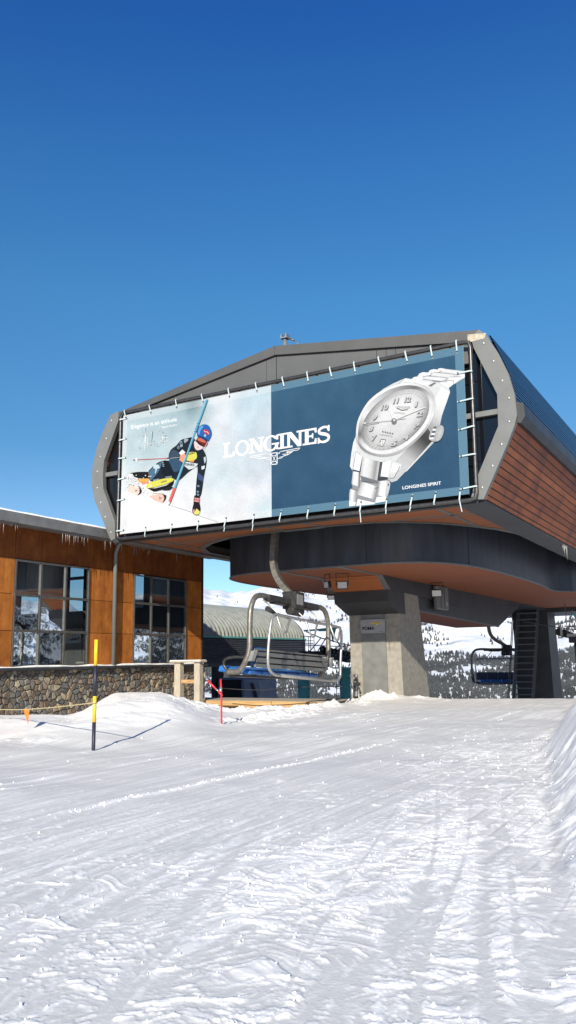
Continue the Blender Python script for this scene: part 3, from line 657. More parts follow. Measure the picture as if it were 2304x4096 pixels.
# ------------------------------------------------------------------ banner
YP=22.60
def XZ(sx,sy):
    w=.12488388344505617*sx+.03688553519474233*sy+472.0378942287614
    k=YP/22.6
    return ((4.893803744535426*sx-.5783337603591672*sy-13408.01936632727)/w*k, 1.6+(-.08590661363943325*sx-5.558157902471332*sy+14757.519168018223)/w*k)
def sheet(x0,y0,s): return lambda p:(x0+p[0]/s, y0+p[1]/s)
PK=.60
def ink(c): return tuple(min(1,v*PK) for v in lin(c))
class Art:
    def __init__(s): s.v=[];s.f=[];s.c=[];s.n=8
    def _put(s,pts,faces,cols):
        s.n+=1; y=YP-.006-.0003*s.n; k=len(s.v)
        for p in pts:
            x,z=XZ(*p); s.v.append((x,y,z))
        s.f+=[tuple(i+k for i in f) for f in faces]; s.c+=cols
    def poly(s,Z,pts,col,smooth=0):
        if smooth: pts=[tuple(v)[:2] for v in smooth_path([(p[0],p[1],0) for p in pts],smooth,True)]
        P=[Z(p) for p in pts]; t=tessellate_polygon([[Vector((p[0],p[1],0)) for p in P]])
        s._put(P,[tuple(f) for f in t],[(*ink(col),1)]*len(P))
    def loft(s,Z,A,B,colf,m=1):   # band between two equal-length point lists; colf(t,u)
        n=len(A); P=[];cc=[];F=[]
        for i in range(n):
            for j in range(m+1):
                u=j/m; P.append(Z((A[i][0]*(1-u)+B[i][0]*u,A[i][1]*(1-u)+B[i][1]*u))); cc.append((*ink(colf(i/(n-1),u)),1))
        for i in range(n-1):
            for j in range(m): a=i*(m+1)+j; F.append((a,a+1,a+m+2,a+m+1))
        s._put(P,F,cc)
    def line(s,Z,pts,w,col,smooth=0):
        if smooth: pts=[tuple(v)[:2] for v in smooth_path([(p[0],p[1],0) for p in pts],smooth)]
        for a,c in zip(pts[:-1],pts[1:]):
            d=Vector((c[0]-a[0],c[1]-a[1])); l=d.length or 1; d/=l; q=Vector((-d.y,d.x))*w/2; e=d*w*.35
            P=[Z((a[0]+q.x-e.x,a[1]+q.y-e.y)),Z((c[0]+q.x+e.x,c[1]+q.y+e.y)),Z((c[0]-q.x+e.x,c[1]-q.y+e.y)),Z((a[0]-q.x-e.x,a[1]-q.y-e.y))]
            s._put(P,[(0,1,2,3)],[(*ink(col),1)]*4); s.n-=1
        s.n+=1
    def text(s,Z,st_,p0,p1,up,col,bold=.0):
        vs,fs=text_mesh(st_,bold); x0,x1=vs[:,0].min(),vs[:,0].max()
        P=[]
        for v in vs:
            t=(v[0]-x0)/(x1-x0); h=v[1]/.72
            P.append(Z((p0[0]+(p1[0]-p0[0])*t+up[0]*h,p0[1]+(p1[1]-p0[1])*t+up[1]*h)))
        s._put(P,fs,[(*ink(col),1)]*len(P))
    def build(s,name,parent):
        me=bpy.data.meshes.new(name); me.from_pydata(s.v,[],s.f); ca=me.color_attributes.new('ink','FLOAT_COLOR','POINT')
        ca.data.foreach_set('color',np.array(s.c,dtype=np.float32).ravel()); me.materials.append(M['print']); me.update()
        bm=bmesh.new(); bm.from_mesh(me)
        for f in bm.faces:
            f.normal_update()
            if f.normal.y>0: f.normal_flip()
        bm.to_mesh(me); bm.free()
        return link_mesh(name,me,parent,(0,0,0))
bn=thing('advertising_banner',(-13.5,YP,6.3),'wide printed banner with slalom skier on the left and steel watch on the right','banner')
# corners of the cloth on the source photograph: traced sheet coordinates
TL,TR,BR,BL=(494,1663),(1853,1383),(1877,1976),(480,2137)
def bl(u,v):
    a=(TL[0]+(TR[0]-TL[0])*u,TL[1]+(TR[1]-TL[1])*u); c=(BL[0]+(BR[0]-BL[0])*u,BL[1]+(BR[1]-BL[1])*u)
    return (a[0]+(c[0]-a[0])*v,a[1]+(c[1]-a[1])*v)
ident=lambda p:p
# plain cloth with its printed ground
US=.4345
blobs=[(.02,.1,.10,.16,(186,204,212)),(.13,.12,.10,.2,(156,182,192)),(.06,.38,.07,.16,(192,210,218)),(.205,.02,.022,.08,(52,84,92)),(.22,.10,.04,.10,(140,170,178)),(.10,.36,.05,.10,(168,196,204)),
 (.27,.15,.05,.3,(222,226,234)),(.36,.25,.03,.2,(190,212,226)),(.30,.65,.05,.2,(196,215,224)),(.40,.08,.05,.1,(176,202,216)),(.40,.5,.06,.25,(196,208,221)),(.33,.45,.04,.15,(200,208,218)),(.35,.85,.06,.15,(228,226,232)),(.41,.93,.04,.08,(190,216,226)),(.05,.9,.25,.25,(238,238,243)),(.08,.6,.1,.12,(220,228,232)),(.19,.4,.06,.15,(205,214,218)),(.28,.45,.04,.1,(200,214,222))]
def cloud(u,v):
    if v>.62+1.1*u*.35+.0 and u<.33: pass
    w0=.35; r=[204*w0,212*w0,222*w0]; W=w0
    for bu,bv,su,sv,c in blobs:
        w=1.5*math.exp(-((u-bu)/su)**2-((v-bv)/sv)**2); W+=w
        for k in range(3): r[k]+=c[k]*w
    nz=float(fbm(np.array([u*22.]),np.array([v*7.]),4,301)[0])*9
    return tuple(max(0,min(245,q/W+nz)) for q in r)
cl=Art(); cl.n=0; nu,nv=150,64; P=[];cc=[];F=[]
def hem(u,v): return 1 if (v<.052 or v>.945 or u<.012 or u>.975) else 0
us=sorted(set(list(np.linspace(0,US,62))+[US+1e-5]+list(np.linspace(US+1e-5,1,60))+[.0119,.0121,.9749,.9751])); vsn=sorted(set(list(np.linspace(0,1,46))+[.0519,.0521,.9449,.9451]))
for u in us:
    for v in vsn:
        P.append(bl(u,v))
        if u<=US:
            c=cloud(u,v)
            if hem(u,v): c=tuple(q*.7+232*.3 for q in c)
        else:
            k_=float(fbm(np.array([u*16.]),np.array([v*5.]),4,311)[0])*5; c=(56-6*v+k_,93-10*v+k_,122-8*v+k_)
            if u>.975: c=(98,136,160)
            if hem(u,v) and u<=.975: c=(94,132,156)
        cc.append((*ink(c),1))
nvv=len(vsn)
for i in range(len(us)-1):
    for j in range(nvv-1): a=i*nvv+j; F.append((a,a+1,a+nvv+1,a+nvv))
cl._put(P,F,cc); cloth=cl.build('cloth',bn)
# give the cloth a back layer for thickness
q=[XZ(*TL),XZ(*TR),XZ(*BR),XZ(*BL)]
MB().prism([(x,YP-.002,z) for x,z in q],(0,.012,0)).build('cloth_backing',M['strap'],bn)

# --- printed skier
A=Art(); Z=sheet(450,1550,3.22)
dk=(34,44,56)
# thin line and gate shadow in the snow
A.line(Z,[(740,1520),(1000,1600),(1150,1665),(1350,1735)],9,(175,180,186))
A.poly(Z,[(160,1345),(260,1330),(420,1400),(560,1450),(700,1490),(740,1520),(1100,1650),(1340,1740),(1100,1760),(200,1860)],(240,240,244))
A.line(Z,[(740,1520),(1000,1600),(1150,1665),(1350,1735)],7,(180,184,190))
for k in range(36):
    a_=rng.uniform(0,1); x=190+rng.uniform(0,420)*a_+rng.uniform(0,60); y=1110+rng.uniform(0,330)*(.4+.6*a_); r_=rng.uniform(8,34)*(1-.4*a_)
    sh=rng.uniform(0,6.28); A.poly(Z,[(x+r_*(1+.3*math.sin(5*t_+sh))*math.cos(t_),y+.7*r_*math.sin(t_)) for t_ in np.linspace(0,6.28,9)[:-1]],(236,232,234) if k%3 else (228,222,222))
A.line(Z,[(325,932),(760,912)],9,(196,80,88)); A.poly(Z,[(270,935),(320,905),(325,960)],(240,240,240)); A.poly(Z,[(272,930),(300,928),(300,942),(272,942)],(40,40,45))
A.poly(Z,[(235,1102),(330,1088),(460,1086),(486,1120),(480,1172),(330,1172),(250,1150)],(34,36,40))
A.poly(Z,[(200,1120),(260,1110),(280,1150),(340,1175),(230,1180)],(225,228,232))
A.poly(Z,[(330,1180),(472,1172),(466,1214),(345,1222)],(236,176,84)); A.poly(Z,[(370,1222),(470,1214),(462,1262),(400,1262)],(238,150,120))
A.poly(Z,[(380,1262),(450,1240),(520,1330),(700,1400),(560,1400),(440,1330)],(244,238,236))
A.poly(Z,[(205,1268),(345,1275),(376,1328),(330,1390),(200,1330)],(244,214,204)); A.poly(Z,[(328,1262),(368,1290),(384,1340),(360,1376),(328,1392),(352,1352),(352,1300)],(44,40,48))
A.poly(Z,[(290,1310),(312,1325),(345,1325),(315,1338),(292,1352),(304,1330)],(120,110,112))
A.poly(Z,[(480,1400),(640,1368),(692,1412),(650,1490),(540,1450)],(242,196,182)); A.poly(Z,[(640,1365),(700,1392),(692,1440),(650,1492),(672,1430),(664,1396)],(44,40,48)); A.poly(Z,[(600,1395),(622,1420),(655,1420),(625,1432),(600,1450),(612,1425)],(122,108,110)); A.line(Z,[(525,1368),(640,1372)],6,(50,48,55))
# body
A.poly(Z,[(1050,655),(960,655),(885,680),(830,745),(765,795),(735,850),(728,900),(760,940),(640,948),(560,990),(480,1065),(470,1090),(485,1200),(600,1205),(740,1165),(800,1180),(860,1200),(985,1090),(1105,1010),(1195,965),(1214,900),(1190,830),(1150,785),(1080,815)],dk,3)
A.poly(Z,[(478,1085),(560,1010),(640,962),(600,1080),(520,1180),(486,1195)],(82,116,142),2)
A.poly(Z,[(735,930),(830,900),(900,980),(880,1060),(800,1090),(745,1010)],(56,86,112),2)
A.poly(Z,[(640,960),(720,945),(770,1040),(800,1150),(700,1160),(640,1090)],(26,34,44),2)
A.poly(Z,[(535,1000),(560,990),(600,1000),(620,1035),(580,1050),(560,1110),(552,1100),(560,1050),(530,1040)],(196,214,224))
for x,y in ((640,960),(650,985),(652,1010)): A.line(Z,[(x,y),(x+18,y+8)],7,(196,206,214))
A.poly(Z,[(930,655),(985,665),(975,690),(935,720),(925,690)],(150,166,178)); A.poly(Z,[(870,705),(900,690),(912,760),(880,775)],(150,166,178)); A.poly(Z,[(878,715),(895,705),(900,730),(884,742)],dk)
A.poly(Z,[(835,765),(862,745),(872,790),(845,798)],(110,128,142))
A.poly(Z,[(735,870),(790,800),(870,850),(880,880),(800,900),(740,915)],(62,80,98),2)
A.poly(Z,[(905,800),(948,838),(890,880),(862,845)],(224,226,230))
A.poly(Z,[(940,955),(1112,985),(1062,1040),(990,1060),(930,1010)],(214,218,224))
A.text(Z,'GINES',(945,1005),(1062,1015),(-4,-32),(30,32,40),.03)
A.line(Z,[(965,990),(1030,1010)],3,(80,82,90))
A.poly(Z,[(1105,980),(1190,955),(1214,905),(1216,985),(1180,1170),(1165,1290),(1140,1400),(1085,1410),(1078,1330),(1090,1180),(1102,1080)],dk,3)
A.poly(Z,[(1150,1020),(1196,1005),(1190,1050),(1155,1060)],(214,220,226)); A.poly(Z,[(1180,905),(1205,890),(1212,940),(1195,985),(1186,950)],(190,204,214))
A.poly(Z,[(1112,1100),(1176,1150),(1168,1215),(1108,1180)],(66,86,128))
for x,y in ((1115,1272),(1108,1345),(1110,1385)): A.poly(Z,[(x-16,y-6),(x-3,y-18),(x+3,y-6),(x+18,y-8),(x+6,y+4),(x+10,y+18),(x-2,y+8),(x-14,y+14)],(130,160,180))
A.poly(Z,[(1062,1392),(1132,1408),(1128,1490),(1142,1560),(1120,1640),(1062,1642),(1032,1590),(1050,1500)],(36,34,40),2)
A.poly(Z,[(1064,1420),(1130,1430),(1126,1480),(1058,1470)],(222,150,150)); A.line(Z,[(1062,1445),(1128,1455)],7,(40,36,42))
A.poly(Z,[(1040,1590),(1060,1560),(1070,1620),(1060,1640)],(224,160,150)); A.poly(Z,[(1090,1560),(1134,1600),(1122,1636),(1078,1642),(1056,1622)],(218,218,116))
# legs guards
A.poly(Z,[(455,1300),(560,1300),(700,1262),(782,1210),(800,1180),(794,1240),(770,1275),(640,1320),(540,1345)],(30,32,36))
A.poly(Z,[(640,1318),(770,1280),(790,1290),(740,1325),(680,1328)],(38,42,48))
A.poly(Z,[(448,1255),(560,1198),(768,1166),(784,1208),(640,1262),(480,1300),(440,1290)],(222,218,92),2)
A.text(Z,'LEKI',(632,1232),(706,1216),(-2,-22),(60,60,40),.02)
A.poly(Z,[(590,1180),(605,1170),(605,1195),(530,1210),(530,1190)],(150,160,170))
A.poly(Z,[(690,1150),(770,1140),(775,1160),(690,1172)],(130,140,150))
# glove by the chest
A.poly(Z,[(880,878),(940,850),(965,930),(915,972),(868,938)],(230,160,128)); A.poly(Z,[(985,945),(1070,930),(1050,962),(1000,958)],(236,150,80))
A.poly(Z,[(975,842),(1072,832),(1094,866),(1086,922),(1004,946),(958,938),(964,880)],(216,214,100),2); A.text(Z,'LEKI',(992,872),(1070,852),(-3,-24),(50,50,40),.03)
A.line(Z,[(715,912),(880,902)],12,(60,66,74)); A.line(Z,[(750,915),(880,898)],4,(210,214,218))
# head
A.poly(Z,[(1046,680),(1060,640),(1095,690),(1160,770),(1150,810),(1090,822),(1050,780)],(40,44,52))
A.poly(Z,[(1066,690),(1110,720),(1170,760),(1168,790),(1110,812),(1075,795),(1058,740)],(226,204,208),2)
A.poly(Z,[(1095,762),(1120,768),(1112,780)],(120,50,60))
A.poly(Z,[(1082,662),(1110,640),(1200,665),(1236,700),(1222,752),(1176,764),(1110,730)],(112,42,44),2); A.poly(Z,[(1108,660),(1150,656),(1200,690),(1210,715),(1165,706),(1110,682)],(206,112,84),2)
A.poly(Z,[(1070,690),(1085,682),(1180,752),(1175,768)],(26,24,30)); A.line(Z,[(1235,700),(1190,790)],6,(210,214,220))
A.poly(Z,[(1064,610),(1098,580),(1112,640),(1080,690),(1060,655)],(196,206,214))
A.poly(Z,[(1096,600),(1108,530),(1150,488),(1200,477),(1252,500),(1282,560),(1284,615),(1262,668),(1240,694),(1180,662),(1115,635)],(44,100,172),3)
A.poly(Z,[(1110,580),(1125,520),(1165,494),(1180,505),(1140,560),(1125,620)],(110,160,215),2); A.poly(Z,[(1100,610),(1180,642),(1240,680),(1234,700),(1170,668),(1098,634)],(28,66,120))
A.poly(Z,[(1175,560),(1195,540),(1235,552),(1258,590),(1245,612),(1205,600)],(196,52,72),2); A.line(Z,[(1190,562),(1210,578),(1225,570),(1248,600)],7,(244,240,240)); A.poly(Z,[(1192,605),(1214,612),(1208,640),(1188,632)],(190,210,235))
for k in range(50):
    x=200+rng.uniform(0,1)**1.5*330; y=1100+rng.uniform(0,260); r_=rng.uniform(3,11)
    A.poly(Z,[(x+r_*math.cos(t_),y+.8*r_*math.sin(t_)) for t_ in np.linspace(0,6.28,7)[:-1]],(240,238,240))
# gate pole over all
A.poly(Z,[(1204,162),(1242,158),(828,1302),(796,1294),(960,870)],(132,190,212)); A.poly(Z,[(1225,160),(1242,158),(828,1302),(815,1298)],(84,152,186))
for t in (.27,.30,.33,.36): x=1222-410*t; y=160+1138*t; A.line(Z,[(x-10,y),(x+10,y+2)],8,(50,110,150))
A.poly(Z,[(796,1294),(828,1302),(762,1478),(736,1510),(722,1500),(740,1450)],(226,104,92)); A.poly(Z,[(730,1470),(755,1480),(740,1515),(718,1508)],(238,236,238))
A.poly(Z,[(1150,200),(1190,195),(1120,330),(1065,300),(1075,240)],(52,82,88)) if False else None
A.build('printed_skier',bn)
# --- slogan and signature
A=Art()
A.text(Z,'Elegance is an attitude',(243,535),(832,432),(-3,-52),(244,248,250),.012)
A.build('slogan',bn); A=Art(); A.text(Z,'Mikaela Shiffrin',(613,530),(836,494),(-2,-27),(238,244,246),.008)
A.build('athlete_caption',bn)
A=Art(); w=6; c=(244,248,250)
A.line(Z,[(412,640),(395,625),(360,660),(340,730),(345,775),(370,780),(405,720),(425,600),(432,530),(428,620),(412,800)],w,c,5)
A.line(Z,[(412,800),(425,700),(440,620),(452,640),(450,700),(460,765),(475,720),(482,690),(484,740),(495,740),(508,690),(520,570),(505,740),(515,710),(545,690),(520,715),(545,735),(556,728)],w,c,4)
A.line(Z,[(655,590),(640,560),(600,560),(578,600),(600,640),(635,690),(625,740),(590,765),(572,748),(600,725),(640,640),(655,575),(640,710),(655,680),(662,715),(680,690),(688,620),(672,740)],w,c,5)
A.line(Z,[(640,650),(712,640)],w,c); A.line(Z,[(668,700),(712,685)],w,c); A.line(Z,[(504,585),(505,578)],w,c)
A.build('signature',bn)
# --- serif wordmark and winged hourglass
A=Art(); Z=sheet(800,1650,2.415); wh=(250,250,252)
def base(x): return 438-(x-222)*.1525
def topl(x): return 300-(x-222)*.1700
def glyph(xl,xr,polys,skew=0):
    for pl in polys:
        pts=[]
        for (a,h) in pl:
            x=xl+(xr-xl)*a; pts.append((x,base(x)+(topl(x)-base(x))*h))
        A.poly(Z,pts,wh)
def ring(xl,xr,a0,a1,thx,thy,cx_=.5,cy_=.5,rx=.5,ry=.5):
    n=28; O=[];I=[]
    for i in range(n+1):
        t=math.radians(a0+(a1-a0)*i/n); O.append((cx_+rx*math.cos(t),cy_+ry*math.sin(t))); k=1
        I.append((cx_+(rx-thx)*math.cos(t),cy_+(ry-thy)*math.sin(t)))
    f=lambda p:(xl+(xr-xl)*p[0], base(xl+(xr-xl)*p[0])+(topl(xl+(xr-xl)*p[0])-base(xl+(xr-xl)*p[0]))*p[1])
    A.loft(Z,[f(p) for p in O],[f(p) for p in I],lambda t,u:wh)
glyph(222,335,[[(0,0),(1,0),(1,.32),(.88,.32),(.80,.13),(.42,.13),(.42,.89),(.6,.89),(.6,1),(0,1),(0,.89),(.15,.89),(.15,.11),(0,.11)]])
ring(338,482,0,360,.2,.12,.5,.47,.5,.53)
def Nn(xl,xr): glyph(xl,xr,[[(0,1),(.34,1),(.74,.36),(.74,.89),(.62,.89),(.62,1),(1,1),(1,.89),(.88,.89),(.88,0),(.68,0),(.26,.68),(.26,.11),(.40,.11),(.40,0),(0,0),(0,.11),(.12,.11),(.12,.89),(0,.89)]])
Nn(472,622)
ring(612,762,38,345,.2,.12,.5,.47,.5,.53); glyph(612,762,[[(.86,.98),(.97,.98),(.97,.66),(.84,.66),(.72,.84)],[(.55,.46),(1.03,.46),(1.03,.36),(.95,.36),(.95,.02),(.86,.02),(.76,.16),(.76,.36),(.55,.36)]])
glyph(756,832,[[(0,0),(1,0),(1,.11),(.72,.11),(.72,.89),(1,.89),(1,1),(0,1),(0,.89),(.28,.89),(.28,.11),(0,.11)]])
Nn(824,1002)
glyph(992,1132,[[(0,0),(.97,0),(.97,.34),(.86,.34),(.80,.12),(.42,.12),(.42,.46),(.62,.46),(.66,.36),(.74,.36),(.74,.68),(.66,.68),(.62,.57),(.42,.57),(.42,.88),(.80,.88),(.86,.70),(.97,.70),(.97,1),(0,1),(0,.89),(.16,.89),(.16,.11),(0,.11)]])
def Ss(xl,xr):
    ctr=[(.86,.80),(.70,.93),(.42,.94),(.18,.83),(.16,.66),(.36,.56),(.66,.48),(.86,.34),(.82,.14),(.56,.04),(.28,.07),(.12,.22)]
    ctr=[tuple(v)[:2] for v in smooth_path([(a,h,0) for a,h in ctr],5)]
    th=[.13+.07*math.sin(math.pi*i/(len(ctr)-1))**2 for i in range(len(ctr))]
    Oo=[];Ii=[]
    for i,p in enumerate(ctr):
        a=ctr[max(i-1,0)]; c_=ctr[min(i+1,len(ctr)-1)]; d=Vector((c_[0]-a[0],c_[1]-a[1])).normalized(); Oo.append((p[0]-d.y*th[i]*.5,p[1]+d.x*th[i]*.5)); Ii.append((p[0]+d.y*th[i]*.5,p[1]-d.x*th[i]*.5))
    f=lambda p:(xl+(xr-xl)*p[0], base(xl+(xr-xl)*p[0])+(topl(xl+(xr-xl)*p[0])-base(xl+(xr-xl)*p[0]))*p[1])
    A.loft(Z,[f(p) for p in Oo],[f(p) for p in Ii],lambda t,u:wh)
    glyph(xl,xr,[[(.80,1.03),(.93,1.03),(.93,.66),(.82,.66),(.74,.82)],[(.05,-.03),(.17,-.03),(.24,.14),(.15,.34),(.05,.34)]])
Ss(1132,1262)
A.build('wordmark',bn)
A=Art(); c=wh
def pl(p,w=7,cl=False): A.line(Z,p+([p[0]] if cl else []),w,c)
pl([(688,395),(746,388),(746,498),(688,503)],8,True); pl([(690,400),(744,492)],5); pl([(744,394),(690,498)],5); pl([(700,420),(735,415)],5); pl([(700,478),(735,472)],5)
pl([(682,396),(668,412),(655,397),(474,426),(490,438),(586,424)],6); pl([(505,436),(545,433),(560,447),(636,436)],6); pl([(560,447),(640,440)],5); pl([(580,447),(640,444),(655,458),(684,454)],6); pl([(612,442),(680,434)],5)
pl([(750,386),(762,400),(778,378),(968,342),(950,362),(840,380)],6); pl([(905,368),(886,384),(826,388),(850,392)],6); pl([(886,384),(860,402),(800,404)],6); pl([(860,402),(838,414),(812,420)],6); pl([(830,414),(812,416),(790,440),(750,446)],6); pl([(770,432),(800,428)],5)
A.build('winged_emblem',bn)
# --- printed watch
A=Art(); Z=sheet(1380,1440,2.898)
g=lambda v:tuple(max(0,min(246,(233+(v-235)*1.22)*k)) for k in (.98,.985,1.0))
def grad(stops):
    def f(t,u):
        for (a,va),(b_,vb) in zip(stops[:-1],stops[1:]):
            if t<=b_: k=(t-a)/(b_-a) if b_>a else 0; return g(va+(vb-va)*k)
        return g(stops[-1][1])
    return f
def band(p0,p1,q0,q1,stops,n=10): # quad p0-p1 edge to q0-q1 edge, colour runs p->q
    L_=[];R_=[]
    for i in range(n+1):
        t=i/n; L_.append((p0[0]+(q0[0]-p0[0])*t,p0[1]+(q0[1]-p0[1])*t)); R_.append((p1[0]+(q1[0]-p1[0])*t,p1[1]+(q1[1]-p1[1])*t))
    A.loft(Z,L_,R_,grad(stops))
# upper bracelet
A.poly(Z,[(770,222),(800,200),(840,190),(860,160),(900,142),(960,150),(985,118),(1030,106),(1075,118),(1085,98),(1120,94),(1170,105),(1385,130),(1390,205),(1330,240),(1250,290),(1205,325),(1100,275)],(205,207,212))
for q in ([(775,220),(800,198),(900,196),(905,222),(870,235)],[(850,190),(870,158),(905,142),(1005,150),(985,182),(900,196)],[(968,148),(990,118),(1030,108),(1110,116),(1085,140),(1010,150)],[(1078,112),(1090,98),(1160,102),(1140,116)]):
    A.poly(Z,q,(232,234,238))
for q,c_ in (([(905,222),(940,186),(1170,205),(1130,248),(1000,236)],226),([(1005,178),(1030,142),(1270,168),(1245,198),(1190,205)],222),([(1110,132),(1130,106),(1385,138),(1350,160),(1270,160)],224),([(1100,272),(1130,240),(1260,240),(1250,288),(1205,325)],232),([(1195,235),(1215,200),(1350,195),(1330,232),(1260,285),(1260,240)],236),([(1320,190),(1350,160),(1390,150),(1390,205),(1340,225)],236)):
    A.poly(Z,q,(c_,c_+1,c_+4))
for l in ([(905,222),(1130,250)],[(940,186),(1175,206)],[(1030,142),(1275,168)],[(1130,240),(1260,238)],[(1258,240),(1258,290)],[(1350,195),(1215,200)],[(900,196),(1000,178)],[(985,182),(1012,150)],[(1190,205),(1170,240)],[(1110,132),(1090,150)]): A.line(Z,l,5,(120,124,132))
A.line(Z,[(1010,246),(1185,255)],6,(105,108,115))
# lower bracelet
A.poly(Z,[(98,1290),(175,1300),(390,1400),(500,1385),(528,1430),(500,1560),(470,1590),(480,1640),(55,1700),(48,1560),(60,1495),(90,1480),(75,1420)],(150,152,158))
band((92,1292),(82,1440),(175,1300),(165,1470),[(0,200),(.3,246),(.7,240),(1,170)])
band((62,1492),(50,1640),(135,1500),(125,1655),[(0,205),(.4,245),(1,180)])
band((195,1410),(140,1560),(385,1470),(350,1620),[(0,190),(.25,236),(.7,244),(1,160)])
band((150,1612),(135,1690),(350,1660),(350,1670),[(0,244),(.6,246),(1,190)]); A.poly(Z,[(150,1612),(345,1655),(350,1672),(130,1692)],(240,242,246))
band((395,1405),(370,1570),(500,1400),(480,1585),[(0,170),(.3,240),(.75,248),(1,200)])
A.poly(Z,[(500,1400),(528,1432),(502,1560),(470,1590),(480,1500)],(196,198,204),2); A.poly(Z,[(500,1430),(514,1436),(510,1460),(498,1456)],(80,82,88))
A.poly(Z,[(370,1590),(480,1580),(470,1640),(350,1660)],(236,238,242)); A.poly(Z,[(50,1640),(128,1650),(118,1690),(52,1700)],(238,240,244))
for l in ([(90,1285),(170,1300)],[(170,1300),(165,1480)],[(195,1408),(390,1430)],[(60,1492),(140,1510)],[(350,1490),(388,1480)]): A.line(Z,l,7,(86,88,94))
# case body
A.poly(Z,[(60,1235),(75,1090),(98,960),(128,880),(136,780),(165,670),(230,545),(330,425),(450,335),(560,275),(700,212),(790,225),(1000,245),(1110,278),(1205,325),(1222,372),(1180,470),(1140,580),(1115,700),(1080,850),(1000,990),(880,1110),(780,1210),(690,1310),(605,1400),(545,1420),(495,1378),(550,1168),(420,1185),(200,1130),(135,1062),(90,1285)],(214,216,220))
band((1120,300),(1222,372),(1000,560),(1125,650),[(0,232),(.5,240),(1,224)]); band((1000,560),(1125,650),(960,790),(1060,880),[(0,224),(.5,200),(1,170)])
band((960,790),(1050,900),(560,1200),(700,1300),[(0,120),(.18,95),(.4,140),(.7,200),(1,210)],14)
band((1050,900),(1060,930),(700,1300),(720,1290),[(0,200),(.5,225),(1,235)])
band((560,1180),(660,1210),(500,1375),(600,1400),[(0,228),(.4,240),(1,205)]); A.poly(Z,[(600,1300),(690,1220),(760,1215),(690,1310),(605,1400),(545,1418),(495,1380),(560,1370)],(196,198,204)); A.line(Z,[(640,1240),(570,1370),(500,1378)],7,(120,122,128))
A.poly(Z,[(60,1235),(98,960),(130,900),(140,1060),(100,1060),(92,1275)],(226,228,232)); A.line(Z,[(92,1280),(135,1062),(180,1100)],4,(110,112,118))
A.poly(Z,[(135,1065),(205,1125),(175,1290),(98,1270)],(236,238,242)); band((205,1130),(175,1390),(410,1185),(370,1430),[(0,205),(.2,236),(.55,220),(.8,170),(1,215)])
A.poly(Z,[(195,1400),(390,1432),(375,1400),(180,1340)],(120,122,128)); A.poly(Z,[(412,1182),(440,1185),(430,1370),(385,1400)],(84,86,92)); A.poly(Z,[(440,1185),(548,1168),(500,1360),(415,1350)],(238,240,244)); A.poly(Z,[(395,1365),(500,1362),(498,1385),(420,1400),(385,1400)],(70,72,78))
A.line(Z,[(205,1125),(170,1300)],4,(100,102,108)); A.line(Z,[(410,1185),(375,1420)],4,(90,92,98))
A.poly(Z,[(700,212),(612,292),(720,272),(880,290),(985,320),(1060,270)],(226,228,232)); A.line(Z,[(700,212),(612,290)],4,(90,92,98)); A.poly(Z,[(1035,262),(1062,268),(1000,312),(968,300)],(120,122,128))
# bezel rings
def el(pts,n=8): return [tuple(v)[:2] for v in smooth_path([(p[0],p[1],0) for p in pts],n,True)]
o1=[(130,860),(160,680),(285,470),(480,330),(700,266),(885,292),(1005,375),(1048,500),(1030,650),(955,800),(820,950),(650,1075),(480,1122),(320,1105),(205,1045),(145,955)]
i1=[(195,862),(228,700),(335,545),(490,420),(665,350),(825,345),(935,400),(980,500),(962,640),(890,775),(765,905),(605,1010),(445,1052),(320,1032),(245,975),(205,920)]
m1=[((a[0]*.62+c_[0]*.38),(a[1]*.62+c_[1]*.38)) for a,c_ in zip(o1,i1)]
O1,M1,I1=el(o1),el(m1),el(i1); O1.append(O1[0]);M1.append(M1[0]);I1.append(I1[0])
A.loft(Z,O1,M1,grad([(0,228),(.1,236),(.25,240),(.4,205),(.5,238),(.6,176),(.66,200),(.8,180),(.9,160),(1,228)]))
A.loft(Z,M1,I1,grad([(0,140),(.08,235),(.16,205),(.3,140),(.42,225),(.55,238),(.7,230),(.85,235),(.94,200),(1,140)]))
A.line(Z,O1,3,(150,152,158)); A.line(Z,M1,2.5,(176,178,184))
# dial: light towards the middle right
A.loft(Z,I1,[(600,700)]*len(I1),lambda t,u:g((150+50*math.sin(math.pi*2*(t-.05))**2)*(1-min(1,u*3))+ (226+8*math.sin(6.28*t))*min(1,u*3)),4)
J1=[(a[0]*.86+600*.14,a[1]*.86+705*.14) for a in I1]; A.line(Z,J1,3,(160,160,162))
for i in range(0,len(I1)-1,3):
    a=I1[i]; c_=J1[i]; A.line(Z,[(a[0]*.8+c_[0]*.2,a[1]*.8+c_[1]*.2),(a[0]*.35+c_[0]*.65,a[1]*.35+c_[1]*.65)],2.5,(150,150,152))
for s_,x,y,wd in (('12',690,492,74),('1',810,548,28),('2',834,660,66),('3',803,800,55),('4',672,930,68),('5',532,1000,68),('7',308,938,52),('8',276,828,50),('9',316,698,56),('10',420,582,80),('11',560,508,58)):
    for dx,dy,cc_ in ((4,7,(92,92,96)),(-1,-1,(196,197,200))):
        A.text(Z,s_,(x+dx,y+dy),(x+dx+wd,y+dy-8),(15,-58),cc_,.05)
A.text(Z,'LONGINES',(596,560),(762,566),(2,-28),(186,186,186),0); A.text(Z,'AUTOMATIC',(580,620),(698,630),(1,-15),(150,150,150),0); A.text(Z,'CHRONOMETER',(405,872),(556,896),(1,-14),(160,160,160),0)
A.line(Z,[(610,560),(655,582),(675,586),(730,576)],8,(120,120,120))
for k in range(5): A.line(Z,[(440+28*k,838+6*k),(446+28*k,826+6*k),(454+28*k,840+6*k)],6,(110,110,112))
